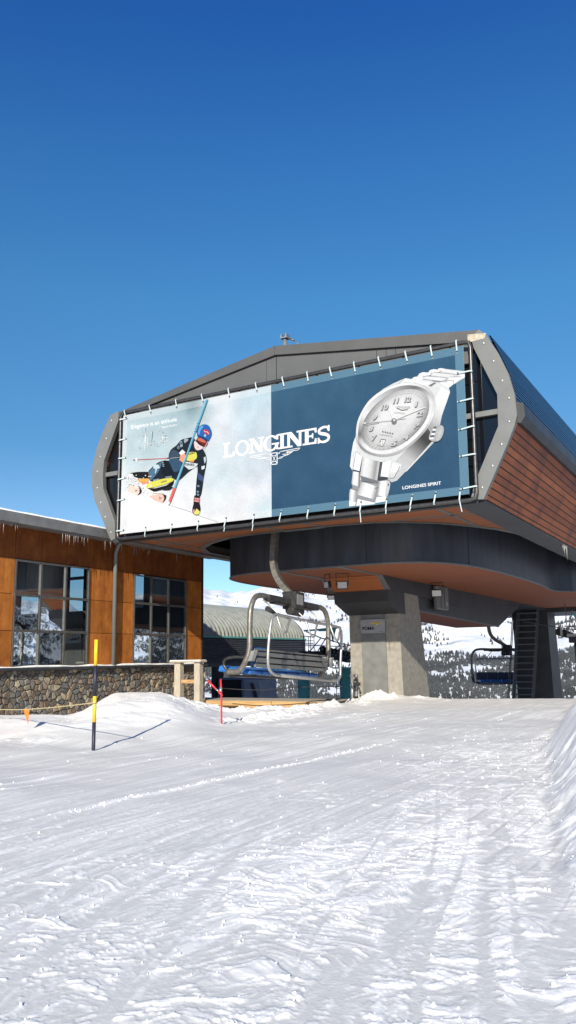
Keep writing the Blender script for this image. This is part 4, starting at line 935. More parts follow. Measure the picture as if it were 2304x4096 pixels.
A.poly(Z,[(425,920),(482,924),(448,1004),(385,994)],(130,130,132)); A.poly(Z,[(428,934),(474,936),(445,1000),(390,992)],(240,240,240)); A.text(Z,'23',(402,988),(446,994),(8,-48),(90,90,92),0)
A.poly(Z,[(495,575),(510,590),(560,690),(550,700),(515,640)],(244,244,244)); A.line(Z,[(498,580),(558,690)],4,(130,130,132))
A.line(Z,[(612,684),(935,552)],9,(236,236,236)); A.line(Z,[(612,692),(930,560)],3,(140,140,140))
A.line(Z,[(575,706),(225,738)],5,(170,170,170)); A.line(Z,[(400,735),(250,758)],6,(168,168,168)); A.poly(Z,[(205,738),(240,724),(262,736),(240,748)],(210,210,212)); A.line(Z,[(575,698),(705,682)],8,(196,196,198))
A.poly(Z,el([(545,700),(575,680),(606,700),(600,735),(572,750),(550,735)],3),(120,120,124)); A.poly(Z,el([(562,700),(580,690),(594,704),(580,716)],3),(214,214,216))
# crown
A.poly(Z,[(985,880),(1005,820),(1050,775),(1110,758),(1145,775),(1152,830),(1130,900),(1085,948),(1020,945),(980,920)],(170,172,176),2)
for k in range(6): t=k/5; A.poly(Z,[(1050-45*t-14,778+125*t),(1088-30*t-20,776+125*t),(1086-30*t-20,798+125*t),(1044-45*t-12,800+125*t)],(232,234,236) if k%2 else (90,92,98))
A.poly(Z,[(1072,830),(1100,785),(1140,778),(1150,820),(1130,895),(1085,940),(1062,900)],(190,192,196),3); A.line(Z,el([(1082,835),(1105,800),(1132,795),(1138,825),(1120,885),(1090,918),(1075,890)],3),3,(130,132,138))
A.build('printed_watch',bn)
A=Art(); A.text(Z,'LONGINES SPIRIT',(668,1500),(1116,1442),(-3,-36),(246,248,250),.02); A.build('model_caption',bn)

# pipe frame round the banner with ties
def px(p,y=YP-.02): x,z=XZ(*p); return (x,y,z)
def frame_pt(u,v,du=0,dv=0):
    p=bl(u,v); x,z=XZ(*p); return (x+du,YP+.05,z+dv)
b=MB(); c1_=frame_pt(0,0,-.17,.13); c2_=frame_pt(1,0,.2,.12); c3_=frame_pt(1,1,.2,-.17); c4_=frame_pt(0,1,-.17,-.17)
def lp(a,c,t): return tuple(a[i]+(c[i]-a[i])*t for i in range(3))
loop=[]
cs=[c1_,c2_,c3_,c4_]
for i in range(4):
    a=cs[i]; nx=cs[(i+1)%4]; pv=cs[i-1]
    d1=.22/math.dist(a,pv); d2=.22/math.dist(a,nx)
    loop+= [lp(a,pv,d1), tuple((lp(a,pv,d1*.35)[k]+lp(a,nx,d2*.35)[k])/2 for k in range(3)), lp(a,nx,d2)]
loop.append(loop[0]); b.tube(loop,.065,10,False)
pf=b.build('pipe_frame',M['pipe'],bn)
for t in np.linspace(.05,.95,9):
    for e0,e1,s_ in ((c1_,c2_,0),(c4_,c3_,0)):
        q=lp(e0,e1,t); MB().tube([q,(q[0],F0+.0,q[2])],.03,6).build('pipe_bracket',M['pipe'],bn)
def tie(p_in,p_out,w=.042,tail=0,sd=0):
    a=Vector(p_in); c=Vector(p_out); d=(c-a).normalized(); s_=Vector((-d.z,0,d.x))*w/2
    b=MB(); y=YP-.035
    a.y=y; c.y=y-.045
    e=c+d*.06; e.y=y+.0
    pts=[a-d*.07,a,c,e]
    for p,q_ in zip(pts[:-1],pts[1:]): b.add([p-s_,p+s_,q_+s_,q_-s_],[(0,1,2,3)])
    if tail: 
        t1=e+Vector((sd*.5,-.02,-tail)); b.add([e-s_*.8,e+s_*.8,t1+s_*.6,t1-s_*.6],[(0,1,2,3)])
    b.xf(lambda v:v)
    m=b.build('tie_strap',M['strap'],bn,fix=False)
    h=MB().box((a.x-d.x*.02-.022,y-.006,a.z-d.z*.02-.03),(a.x-d.x*.02+.022,y-.003,a.z-d.z*.02+.03)).build('eyelet',M['sign_black'],m)
tops=[.0,.1035,.196,.287,.378,.468,.553,.636,.712,.786,.856,.918,.972] if False else None
for i in range(14):
    u=(.008,.082,.158,.236,.313,.394,.474,.545,.614,.683,.757,.836,.909,.982)[i]
    a=bl(u,.03 if u>.4 else .018); x,z=XZ(*a); c=bl(u-.002,0); x2,z2=XZ(*c); tie((x,YP,z),(x2+random.uniform(-.03,.03),YP,z2+.16))
for i,u in enumerate((.075,.150,.226,.305,.385,.463,.541,.618,.692,.765,.838,.905,.975)):
    a=bl(u,.975); x,z=XZ(*a); x2,z2=XZ(*bl(u,1)); tie((x,YP,z),(x2-random.uniform(.0,.06),YP,z2-.15),tail=random.choice((0,.0,.12,.3,.2)),sd=random.uniform(-.15,.15))
for v in (.03,.20,.36,.53,.71,.97):
    a=bl(.010,v); x,z=XZ(*a); tie((x,YP,z),(x-.28,YP,z+random.uniform(-.04,.0)))
for v in (.18,.37,.56,.74,.96):
    a=bl(.984,v); x,z=XZ(*a); tie((x,YP,z),(x+.36,YP,z+random.uniform(-.02,.05)),tail=random.choice((0,.3,.0,.25)))

# ------------------------------------------------------------------ chairs
def chair(name,label,origin,yaw,roll,hanger,forward_shift=0,dark=False):
    """local x: along the width, y: the way the seats face, z: up; origin at middle of cross bar"""
    t=thing(name,origin,label,'chairlift chair','chairs on the lift line')
    Rm=Matrix.Rotation(yaw,3,'Z')@Matrix.Rotation(roll,3,'Y'); O_=Vector(origin)
    f=lambda v:O_+Rm@v
    def mk(b,n,m,p=t,**k): b.xf(f); return b.build(n,M[m],p,**k)
    fr=MB()
    for s in (-1,1):
        path=smooth_path([(s*1.2,0,.0),(s*2.05,0,.02),(s*2.48,.0,-.12),(s*2.70,.0,-.55),(s*2.72,0,-1.2),(s*2.72,0,-1.75),(s*2.74,.10,-2.08),(s*2.74,.36,-2.42),(s*2.74,.80,-2.44)],5)
        fr.tube(path,.088,12)
    fr.tube([(-2.6,0.55,-2.45),(2.6,.55,-2.45)],.06,8)
    mk(fr,'main_frame','galv')
    b=MB().box((-1.75,-.13,-.13),(1.75,.13,.09)); b.box((-1.35,-.15,-.17),(-.5,.15,-.13)); b.box((.5,-.15,-.17),(1.35,.15,-.13)); mk(b,'cross_beam','clamp',bevel=.02)
    cb=MB().box((-.33,-.3,-.25),(.33,.22,.35)); cb.tube([(-.4,-.1,-.3),(.4,-.1,-.3)],.17,12); mk(cb,'clamp_block','clamp',bevel=.02)
    mk(MB().box((-.22,-.312,-.1),(.2,-.302,.25)),'number_plate','galv_bright')
    h=MB(); P=[Vector(p) for p in hanger]; P=smooth_path(P,6)
    for i in range(len(P)-1): h.beam(P[i],P[i+1]+(P[i+1]-P[i])*.05,.24,.2,up=(0,1,.0))
    mk(h,'hanger_arm','galv')
    # backrest of four long slats
    for k,(z,hh,yy) in enumerate(((-1.74,.06,.02),(-1.88,.14,-.03),(-2.07,.15,-.06),(-2.24,.12,-.02))):
        mk(MB().box((-2.45,yy-.05,z-hh/2),(2.45,yy+.03,z+hh/2)),'backrest_slat','slat',bevel=.012)
    bk=MB()
    for k in range(6):
        x=-2.4+.8*k; bk=MB().box((x+.02,.06,-2.25),(x+.78,.16,-1.66 if k==0 else -1.72)); mk(bk,'back_cushion','blue_pad' if k==0 else 'rubber_blue',bevel=.03)
        s=MB().hull8([(x+.03,.2,-2.52),(x+.77,.2,-2.52),(x+.77,1.45,-2.42),(x+.03,1.45,-2.42)],[(x+.05,.2,-2.38),(x+.75,.2,-2.38),(x+.75,1.40,-2.22),(x+.05,1.40,-2.22)]); mk(s,'seat_cushion','blue_pad',bevel=.04)
    mk(MB().box((-2.5,.5,-2.60),(2.5,1.05,-2.53)),'seat_pan','steel_dark')
    for s in (-1,1):
        mk(MB().hull8([(s*2.60,-.12,-2.12),(s*2.78,-.12,-2.12),(s*2.78,.14,-2.12),(s*2.60,.14,-2.12)],[(s*2.56,-.22,-1.78),(s*2.74,-.22,-1.78),(s*2.74,.06,-1.84),(s*2.56,.06,-1.84)]),'pivot_bracket','galv_bright')
        mk(MB().tube(smooth_path([(s*2.74,.0,-2.02),(s*2.78,.5,-1.99),(s*2.78,.86,-2.06),(s*2.76,.93,-2.24),(s*2.74,.78,-2.42)],5),.05,8),'armrest','clamp')
    # raised safety bar behind the backrest
    sb=MB(); yb=-.75
    sb.tube(smooth_path([(-1.9,yb+.1,-2.55),(-2.45,yb,-2.52),(-2.78,yb,-2.30),(-2.80,yb,-1.7),(-2.66,yb,-.95),(-2.45,yb,-.68),(-2.0,yb,-.66),(0,yb,-.70),(1.9,yb,-.72),(2.2,yb,-.78),(2.32,yb,-1.05),(2.22,yb,-2.0),(2.20,yb,-2.45),(1.95,yb,-2.62),(1.5,yb,-2.64)],5),.048,9)
    sb.tube([(-1.9,yb+.1,-2.55),(1.5,yb,-2.64)],.055,8)
    sbo=mk(sb,'safety_bar','galv_bright')
    for x in (-2.35,-.45,1.35):
        mk(MB().tube(smooth_path([(x,yb-.02,-.7),(x+.02,yb-.15,-1.05),(x+.12,yb-.2,-1.22),(x+.3,yb-.2,-1.2),(x+.55,yb-.12,-.95),(x+.85,yb-.02,-.72)],5),.035,7),'footrest_loop','galv_bright',sbo)
    for x in (-1.95,-.15,1.1):
        mk(MB().tube([(x,0,-.1),(x+.35,yb*.6,-.62),(x+.5,yb,-1.0+.25)],.025,6),'gas_strut','galv_bright')
    mk(MB().tube([(-2.35,yb+.05,-.62),(-2.75,yb+.1,-.50)],[.05,.09],8),'bar_knob','rubber')
    return t
chair('lift_chair','large sunlit lift chair with blue seats and raised bar in front of the column',(-14.0,24.65,3.55),R(90),R(2.8),
      [(.0,-.02,.25),(.0,.12,.35),(.02,.5,.72),(.05,.78,1.25),(.12,.86,1.9),(.2,.80,3.2)])
# second chair, far side
chair('lift_chair','shaded lift chair with dark blue seats behind the ladder stair',(-16.95,63,2.1),R(208),R(-.6),
      [(.05,0,.25),(.35,.0,.45),(.85,.0,.75),(1.2,.0,1.2),(1.32,0,2.0),(1.32,0,3.2)])

# ------------------------------------------------------------------ left building
M['room']=mat('room',(.05,.055,.06),.7)
WX=-22.0
lb=thing('rusted_steel_building',(WX,20,0),'long low building clad in rusted steel panels above a fieldstone base','building')
def tone_attr(o,cols):
    me=o.data; ca=me.color_attributes.new('tone','FLOAT_COLOR','CORNER'); ca.data.foreach_set('color',np.array(cols,dtype=np.float32).ravel())
MB().box((-36,6,-4),(WX-.06,30.25,1.28)).box((WX-.30,6,5.2),(WX-.06,30.25,6.3)).box((-36,6,1.28),(WX-.06,6.2,7)).box((WX-.3,6.2,1.28),(WX-.06,19.4,5.2)).box((WX-.3,23.03,1.28),(WX-.06,25.58,5.2)).box((WX-.3,29.13,1.28),(WX-.06,30.25,5.2)).build('wall',M['black'],lb)
MB().box((-35.8,6,1.30),(WX-.3,30.2,1.36)).build('room_floor',M['room'],lb)
b=MB()
for k in range(9): b.box((-34.2,7+k*2.7,1.36),(-34.0,7.55+k*2.7,8.6))
b.box((-34.2,6,1.36),(-34.0,30.2,3.9)); b.box((-34.2,6,5.6),(-34.0,30.2,5.75)); b.build('rear_window_wall',M['room'],lb)
for k in range(4): MB().box((-28.2,9+k*6,1.36),(-27.9,9.3+k*6,6.9)).build('room_post',M['room'],lb)
MB().box((-27,20.4,1.36),(-25.6,22.6,2.4)).build('service_counter',M['room'],lb)
# rusted panels in a fixed set of courses, leaving the window bays open
pan=[]; Y0=10.2
winb=[(19.42,23.02),(25.6,29.12)]
rows=[(1.47,2.70),(2.70,3.95),(3.95,5.17)]
ys=[6.0,7.2,8.4,9.6,10.8,12.0,13.2,14.4,15.6,16.8,18.0,19.40,20.6,21.81,23.03,24.62,25.58,26.75,27.92,29.13,30.3]
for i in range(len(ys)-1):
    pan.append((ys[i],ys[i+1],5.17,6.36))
segs=[(y,y+1.2) for y in ys[:10]]+[(18.0,19.41),(23.03,24.62),(24.62,25.59),(29.13,30.3)]
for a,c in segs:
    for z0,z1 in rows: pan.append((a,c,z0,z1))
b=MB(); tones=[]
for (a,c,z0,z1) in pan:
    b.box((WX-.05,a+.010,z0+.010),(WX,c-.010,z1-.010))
    t=random.uniform(.78,1.08); w=random.uniform(-.05,.05); eave_shade=.48 if z0>5 else 1; tones+= [(t*(1+w*.5)*eave_shade,t*(1+w)*eave_shade*(.86 if eave_shade<1 else 1),t*eave_shade*.9,1)]*24  # top course darker and redder: the eave's shade put into its tone
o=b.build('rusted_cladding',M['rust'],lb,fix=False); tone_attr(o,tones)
MB().box((WX-.02,30.3,1.45),(WX+.02,30.42,6.3)).build('corner_strip',M['black'],lb)
b=MB().box((-36,30.27,-4),(WX-.02,30.40,4.15)).box((-25.0,30.27,4.15),(WX-.02,30.40,6.3)).box((-36,30.27,5.75),(-25.0,30.40,5.9))
for k in range(7): b.box((-35.9+k*1.75,30.27,4.15),(-35.6+k*1.75,30.40,5.75)); b.box((-35.9+k*1.75,30.27,5.9),(-35.6+k*1.75,30.40,7.0))
b.build('end_wall',M['steel_dark'],lb)
# windows
def window(a,c,z0,z1,v1,v2,h1,h2):
    fr=MB(); d0,d1=WX-.04,WX+.05; w=.05
    fr.box((d0,a,z0),(d1,a+w,z1)); fr.box((d0,c-w,z0),(d1,c,z1)); fr.box((d0,a+w,z0),(d1,c-w,z0+w)); fr.box((d0,a+w,z1-w),(d1,c-w,z1))
    for v in (v1,v2): fr.box((d0,v-.035,z0+w),(d1-.004,v-.006,z1-w)); fr.box((d0,v+.006,z0+w),(d1-.004,v+.035,z1-w))
    for h in (h1,h2): fr.box((d0,a+w,h-.05),(d1-.01,c-w,h+.04))
    o=fr.build('window',M['steel_frame'],lb)
    yy=[a+w,v1,v2,c-w]; zz=[z0+w,h1,h2,z1-w]
    for i in range(3):
        for j in range(3):
            tx=random.uniform(-.004,.004); tz=random.uniform(-.004,.004)
            g=MB().add([(WX-.01-tx,yy[i],zz[j]),(WX-.01+tx,yy[i+1],zz[j]),(WX-.01+tx+tz,yy[i+1],zz[j+1]),(WX-.01-tx+tz,yy[i],zz[j+1])],[(0,1,2,3)])
            g.build('pane',M['glass'],o)
    return o
M['steel_frame']=mat('steel_frame',(.11,.105,.10),.45,.4,.2,4)
window(19.42,23.01,1.49,5.15,20.60,21.80,2.71,3.94); window(25.6,29.11,1.49,5.13,26.72,27.89,2.70,3.97)
# downpipe
MB().tube([(WX+.55,24.2,6.3),(WX+.3,24.28,6.15),(WX+.12,24.34,5.85),(WX+.12,24.34,1.5)],.085,12).build('downpipe',M['pipe_grey'] if 'pipe_grey' in M else M['frame_grey'],lb)
# sill ledge with snow
MB().box((WX-.05,6,1.36),(WX+.22,30.5,1.455)).build('sill_ledge',M['steel_dark'],lb)
b=MB(); yy=np.arange(6,30.45,.25)
prev=None
for y in yy:
    h=max(.0,.035+.045*float(gn(np.array([y*.9]),np.array([.3]),401)[0])+.01); w=.18+.03*float(gn(np.array([y*1.7]),np.array([.9]),402)[0])
    cur=[(WX,y,1.456),(WX+w,y,1.456),(WX+w-.03,y,1.458+h),(WX,y,1.47+h)]
    if prev: 
        b.add(prev+cur,[(0,1,5,4),(1,2,6,5),(2,3,7,6)],True)
    prev=cur
b.build('sill_snow',M['snow_cap'],lb,fix=False)
# roof edge
MB().prism([(WX-.1,6,6.29),(WX+.74,6,6.24),(WX+.80,6,6.25),(WX+.80,6,6.56),(WX+.74,6,6.61),(WX-.1,6,6.65)],(0,25.0,0)).build('roof_edge',M['roofedge'],lb)
MB().prism([(WX-14,6,9.3),(WX-14,6,9.6),(WX+.5,6,6.60),(WX+.5,6,6.40),(WX-.5,6,6.32)],(0,24.9,0)).build('roof',M['roofedge'],lb)
b=MB(); prev=None
for y in np.arange(6,31,.3):
    h=.05+.04*abs(float(gn(np.array([y*.6]),np.array([.7]),403)[0])); cur=[(WX+.72,y,6.62),(WX+.68,y,6.62+h),(WX-3,y,7.40+h),(WX-14,y,9.62+h)]
    if prev: b.add(prev+cur,[(0,1,5,4),(1,2,6,5),(2,3,7,6)],True)
    prev=cur
b.build('roof_snow',M['snow_cap'],lb,fix=False)
for y in list(np.arange(18.1,18.9,.1))+list(np.arange(20.9,22.2,.085))+[23.1,23.3,23.4,23.65,24.0]+list(np.arange(24.6,25.7,.12))+[26.3,26.5,26.9,27.0,27.4,27.5,28.2,28.7]:
    l=random.uniform(.08,.52); y+=random.uniform(-.04,.04)
    MB().tube([(WX+.72,y,6.26),(WX+.72,y,6.26-l*.5),(WX+.72,y,6.26-l)],[.016,.010,.003],5).build('icicle',M['ice'],lb)

# stone base: every stone a convex block face set in dark mortar, one mesh
def stone_wall(name,x,y0,y1,z0,z1,parent,cell=.225):
    ny=int((y1-y0)/cell); nz=int((z1-z0)/(cell*.82)); pts={}
    P=[]
    for i in range(-1,ny+2):
        for j in range(-1,nz+2):
            P.append((y0+(i+.5+random.uniform(-.40,.40)+(.5 if j%2 else 0))*cell, z0+(j+.5+random.uniform(-.38,.38))*cell*.82))
    P=[p for p in P if random.random()>.16]
    P=np.array(P); b=MB(); tones=[]
    pal=[(.17,.15,.13),(.22,.19,.15),(.13,.125,.12),(.27,.21,.14),(.19,.135,.10),(.24,.225,.20),(.11,.105,.11),(.16,.14,.12),(.30,.26,.20),(.20,.15,.12),(.14,.15,.16)]
    for k,p in enumerate(P):
        if p[0]<y0-.05 or p[0]>y1+.05 or p[1]<z0-.1 or p[1]>z1+.1: continue
        d=np.hypot(*(P-p).T); idx=np.where((d<cell*3.0)&(d>1e-6))[0]
        poly=[(p[0]-cell,p[1]-cell),(p[0]+cell,p[1]-cell),(p[0]+cell,p[1]+cell),(p[0]-cell,p[1]+cell)]
        for q in P[idx]:
            mx=(p+q)/2; nrm=(q-p)/np.hypot(*(q-p)); lim=mx@nrm-.009; out=[]
            for a,c in zip(poly,poly[1:]+poly[:1]):
                da=np.dot(a,nrm)-lim; dc=np.dot(c,nrm)-lim
                if da<=0: out.append(a)
                if da*dc<0: t=da/(da-dc); out.append((a[0]+(c[0]-a[0])*t,a[1]+(c[1]-a[1])*t))
            poly=out
            if len(poly)<3: break
        if len(poly)<3: continue
        poly=[(min(max(a,y0),y1),min(max(c,z0),z1)) for a,c in poly]
        m=len(poly); cy=sum(a for a,_ in poly)/m; cz=sum(c for _,c in poly)/m
        dep=random.uniform(.03,.075); tilt=random.uniform(-.02,.02); til2=random.uniform(-.03,.03)
        vs=[(x,a,c) for a,c in poly]+[(x+dep*.75,cy+(a-cy)*.90,cz+(c-cz)*.90) for a,c in poly]+[(x+dep+tilt*(a-cy)/cell+til2*(c-cz)/cell,cy+(a-cy)*.62,cz+(c-cz)*.62) for a,c in poly]
        fs=[(i,(i+1)%m,(i+1)%m+m,i+m) for i in range(m)]+[(i+m,(i+1)%m+m,(i+1)%m+2*m,i+2*m) for i in range(m)]+[tuple(range(2*m,3*m))]
        b.add(vs,fs); c0=random.choice(pal); t=random.uniform(.55,1.3)
        tones+=[(c0[0]*t,c0[1]*t,c0[2]*t,1)]*(8*m+m)
    # fix flags: keep as built so tones line up with corners
    o=b.build(name,M['stone'],parent,fix=False); tone_attr(o,tones); return o
stone_wall('stone_base',WX+.0,14,30.55,-1.0,1.36,lb)
MB().box((WX-.3,6,-2),(WX+.012,30.55,1.36)).build('mortar_bed',mat('mortar',(.05,.047,.043),.9,0,.3,10),lb)

# ------------------------------------------------------------------ barn behind
bx=-28.0
bn2=thing('barrel_roof_barn',(bx,45,-3),'barn with corrugated barrel roof and dark ribbed walls','building')
M['corr']=mat('roof_steel',(.40,.42,.38),.42,.35,.25,2.5,stretch=(1,3,.6))
M['darkrib']=mat('dark_ribbed',(.065,.072,.092),.5,.2,.2,3)
b=MB(); ny=33*8; na=22; W2=4.6; Hh=2.3
vs=[];fs=[]
for i in range(ny+1):
    y=38.0+13.0*i/ny; rr_=.055*math.sin(2*math.pi*i/8)
    for k in range(na+1):
        a=math.pi*k/na
        vs.append((bx-W2+(W2+rr_)*math.cos(a),y,2.98+(Hh+rr_)*math.sin(a)))
for i in range(ny):
    for k in range(na): q=i*(na+1)+k; fs.append((q,q+1,q+na+2,q+na+1))
b.add(vs,fs,True); b.build('barrel_roof',M['corr'],bn2,fix=False)
b=MB(); 
for k in range(13):
    z=1.45+k*.118; b.prism([(bx,38.0,z),(bx+.05,38.0,z+.03),(bx+.05,38.0,z+.08),(bx,38.0,z+.112)],(0,13,0))
b.box((bx-.2,38,1.40),(bx,51,2.98)); b.box((bx-2*W2,50.8,1.40),(bx-.2,51,2.98)); b.build('ribbed_wall',M['darkrib'],bn2)
MB().prism([(bx-W2+W2*math.cos(math.pi*k/20),50.9,2.98+Hh*math.sin(math.pi*k/20)) for k in range(21)],(0,.05,0)).build('gable_end',M['darkrib'],bn2)
MB().box((bx-.02,37.9,2.93),(bx+.10,51.05,3.03)).build('eave_trim',M['teal'],bn2)
b=MB().box((bx-.3,38,1.22),(bx+.04,51,1.40)); b.build('lintel_beam',M['darkrib'],bn2)
for y,w in ((40.0,1.1),(44.4,.12),(50.7,.3)): MB().box((bx-.3,y,-6),(bx,y+w*.75,1.22)).build('wall_post',M['black'],bn2)
sp=stone_wall('stone_pier',bx-.1,37.2,38.8,-2,1.2,bn2,.34)
MB().box((bx-.8,37.2,-5),(bx-.09,38.8,1.2)).build('pier_core',M['steel_dark'],bn2)

# operator booth under the barn
bo=thing('operator_booth',(-26.6,40.2,-2.5),'small blue grey cabin with dark glass in front of the barn','booth')
b=MB().hull8([(-27.84,40,-3.0),(-25.95,40,-3.0),(-25.95,42.5,-3.0),(-27.84,42.5,-3.0)],[(-27.6,40,.50),(-26.1,40,.50),(-26.1,42.5,.50),(-27.6,42.5,.50)]); b.build('cabin_body',M['black'],bo)
MB().box((-27.7,39.95,.48),(-26.05,42.6,.60)).build('cabin_roof',M['booth'],bo)
for xb,xt in ((-25.93,-26.08),(-27.86,-27.65)): MB().hull8([(xb-.08,39.93,-3),(xb+.08,39.93,-3),(xb+.08,40.06,-3),(xb-.08,40.06,-3)],[(xt-.08,39.93,.5),(xt+.08,39.93,.5),(xt+.08,40.06,.5),(xt-.08,40.06,.5)]).build('corner_post',M['booth'],bo)
b=MB().hull8([(-25.93,40,-3),(-24.9,40.4,-3),(-24.9,42.3,-3),(-25.93,42.3,-3)],[(-26.05,40,.50),(-25.28,40.4,.46),(-25.28,42.3,.46),(-26.05,42.3,.50)]); s_=b.build('side_locker',M['booth'],bo)
for xb,xt in ((-25.62,-25.88),(-25.28,-25.60)):
    MB().hull8([(xb-.10,39.99+.18,-.7),(xb+.06,39.99+.24,-.7),(xb+.06,40.3,-.7),(xb-.10,40.3,-.7)],[(xt-.07,40.0+.08,.28),(xt+.06,40.0+.14,.28),(xt+.06,40.3,.28),(xt-.07,40.3,.28)]).build('locker_slot',M['navy_black'],s_)

# teal post
tp=thing('teal_support_post',(-24.85,45,-3),'plain dark teal steel post left of the ladder tower','post')
MB().tube([(-24.85,45,-4),(-24.85,45,.9)],.39,18).build('post',M['teal'],tp); MB().box((-25.3,44.6,.9),(-24.4,45.4,1.0)).build('cap_plate',M['teal'],tp)
# teal lift tower with sheaves
tw=thing('lift_tower',(-22.05,45,-3),'teal steel lift tower with ladder, work platform and sheave train','lift tower')
MB().tube([(-22.0,45,-4),(-22.0,45,1.0)],.33,20).build('mast',M['teal'],tw)
MB().box((-22.6,44.5,1.0),(-21.6,45.5,1.08)).tube([(-22.0,45,.55),(-22.0,45,.62)],.42,18).build('mast_flange',M['teal'],tw)
l=MB()
for x in (-22.36,-22.12): l.tube([(x,44.55,-3),(x,44.55,1.25)],.022,6)
for k in range(14): l.tube([(-22.36,44.55,-2.7+k*.28),(-22.12,44.55,-2.7+k*.28)],.015,5)
l.build('mast_ladder',M['galv_bright'],tw)
b=MB().beam((-24.75,45,3.34),(-22.45,45,3.45),.14,.10); b.prism([(-22.88,44.95,3.42),(-22.52,44.95,3.42),(-22.78,44.95,2.62)],(0,.1,0)); b.box((-23.7,44.9,3.28),(-23.1,45.1,3.42)); b.build('lifting_frame',M['teal'],tw)
b=MB()
for a,c in (((-24.6,3.28),(-23.5,2.85)),((-23.5,2.85),(-21.6,2.35)),((-22.95,3.25),(-23.85,2.02)),((-23.6,2.85),(-24.4,2.05)),((-22.6,2.9),(-22.3,2.4)),((-22.9,3.3),(-22.7,2.6))): b.tube([(a[0],45,a[1]),(c[0],45,c[1])],.035,5)
b.build('brace_rods',M['steel_dark'],tw)
b=MB()
for x in (-24.6,-24.23,-24.1,-23.85): b.tube([(x,44.6,2.05),(x,44.6,3.0)],.022,5)
for z in (2.45,2.55,2.72,2.98): b.tube([(-24.75,44.6,z),(-23.9,44.6,z-.01)],.02,5)
b.tube([(-24.7,44.8,2.47),(-21.6,44.8,2.28)],.03,6); b.tube([(-22.05,44.6,2.5),(-21.75,44.6,2.5),(-21.75,44.6,1.95)],.02,5)
b.build('guard_rail',M['galv'],tw)
MB().box((-24.75,44.3,1.82),(-23.2,45.8,2.07)).beam((-23.6,45,1.88),(-21.5,45,1.6),.6,.16).beam((-22.9,45,1.68),(-21.7,45,1.42),.5,.16).build('work_platform',M['hull_grey'],tw)
for k in range(8):
    x=-23.32+k*.26; z=2.15-k*.045; r_=.22-.008*k
    w=MB().tube([(x,44.72,z),(x,44.80,z)],r_,18)
    o=w.build('sheave_wheel',M['rubber'],tw); MB().tube([(x,44.69,z),(x,44.72,z)],r_*.35,10).build('wheel_hub',M['galv'],o)
MB().beam((-23.3,44.9,2.05),(-21.4,44.9,1.75),.08,.14).build('sheave_beam',M['steel_dark'],tw)
# second sheave assembly on the right
tw2=thing('lift_tower',(-9.4,50,-4),'dark lift tower with sheave train at the right edge','lift tower')
MB().tube([(-9.05,50,-6),(-9.15,50,2.4)],.33,18).build('mast',M['navy_black'],tw2)
for k in range(8):
    x=-10.25+k*.14; z=2.95-k*.065; r_=.24-.012*k
    o=MB().tube([(x,49.9+k*.35,z),(x,50.0+k*.35,z)],r_,16).build('sheave_wheel',M['rubber'],tw2)
MB().box((-10.16,49.7,2.72),(-10.04,49.8,3.2)).build('sheave_bracket',M['galv_bright'],tw2)
MB().beam((-10.2,50.2,2.85),(-8.8,53,2.25),.12,.2).build('sheave_beam',M['steel_dark'],tw2)
MB().box((-9.78,49.6,2.66),(-8.6,50.6,2.82)).build('work_platform',M['galv_bright'],tw2); MB().box((-9.7,49.65,2.3),(-8.6,50.6,2.64)).build('platform_beam',M['navy_black'],tw2)
b=MB()
for a,c in (((-9.8,4.6),(-9.76,2.8)),((-9.38,4.2),(-9.74,2.9)),((-9.76,3.24),(-8.6,3.23))): b.tube([(a[0],49.8,a[1]),(c[0],49.8,c[1])],.03,5)
b.build('guard_rail',M['galv_bright'],tw2)
MB().prism([(-9.42,49.9,3.95),(-8.7,49.9,3.95),(-8.9,49.9,3.0)],(0,.1,0)).build('lifting_frame',M['teal'],tw2)
tag(MB().tube([(-11.5,46.5,3.5),(-10.25,50,3.2),(-8.5,56,2.9)],.03,6).build('haul_rope',M['steel_dark'],None,(-10.25,50,3.2)),'grey steel haul rope running onto the right sheave train','cable')

# ------------------------------------------------------------------ small things
def gz(x,y): return float(ground_h(np.array([x]),np.array([y]))[0])
# timber kerb
kb=thing('timber_kerb',(-18,30.6,-.4),'long golden timber kerb edging the loading platform','kerb')
MB().box((-24.0,30.6,-1.0),(-18.52,30.85,-.17)).build('plank',M['kerbwood'],kb,bevel=.015)
MB().box((-18.49,30.58,-1.0),(-14.86,30.85,-.17)).build('plank',M['kerbwood'],kb,bevel=.015)
MB().box((-24.0,30.86,-1.0),(-14.9,33.0,-.16)).build('deck',M['grey_timber'],kb)
# bench-like timber gate
tg=thing('timber_gate_frame',(-19.5,26,0),'weathered timber frame of two posts and a top board standing in the snow','timber frame')
for x0,x1 in ((-20.12,-19.83),(-19.16,-18.89)): MB().box((x0,25.9,-.6),(x1,26.15,1.54)).build('post',M['grey_timber'],tg,bevel=.012)
MB().box((-20.3,25.8,1.54),(-18.78,26.25,1.60)).build('top_board',M['grey_timber'],tg,bevel=.01)
MB().box((-19.83,25.98,.74),(-19.16,26.08,.88)).build('cross_rail',M['timber'],tg)
b=MB().box((-20.28,25.82,1.602),(-18.8,26.23,1.635)); b.build('snow_cover',M['snow_cap'],tg,bevel=.012)
# yellow and black pole
zp=gz(-10.86,11.6)
yp=thing('marker_pole',(-10.86,11.6,zp),'tall yellow and black banded marker pole standing in the snow','marker pole')
for z0,z1,m_ in ((-.35,.51,'navy_black'),(.51,.98,'yellow'),(.98,1.54,'navy_black'),(1.54,2.02,'yellow')):
    MB().tube([(-10.86,11.6,z0),(-10.86,11.6,z1)],.034,14).build('band',M[m_],yp)
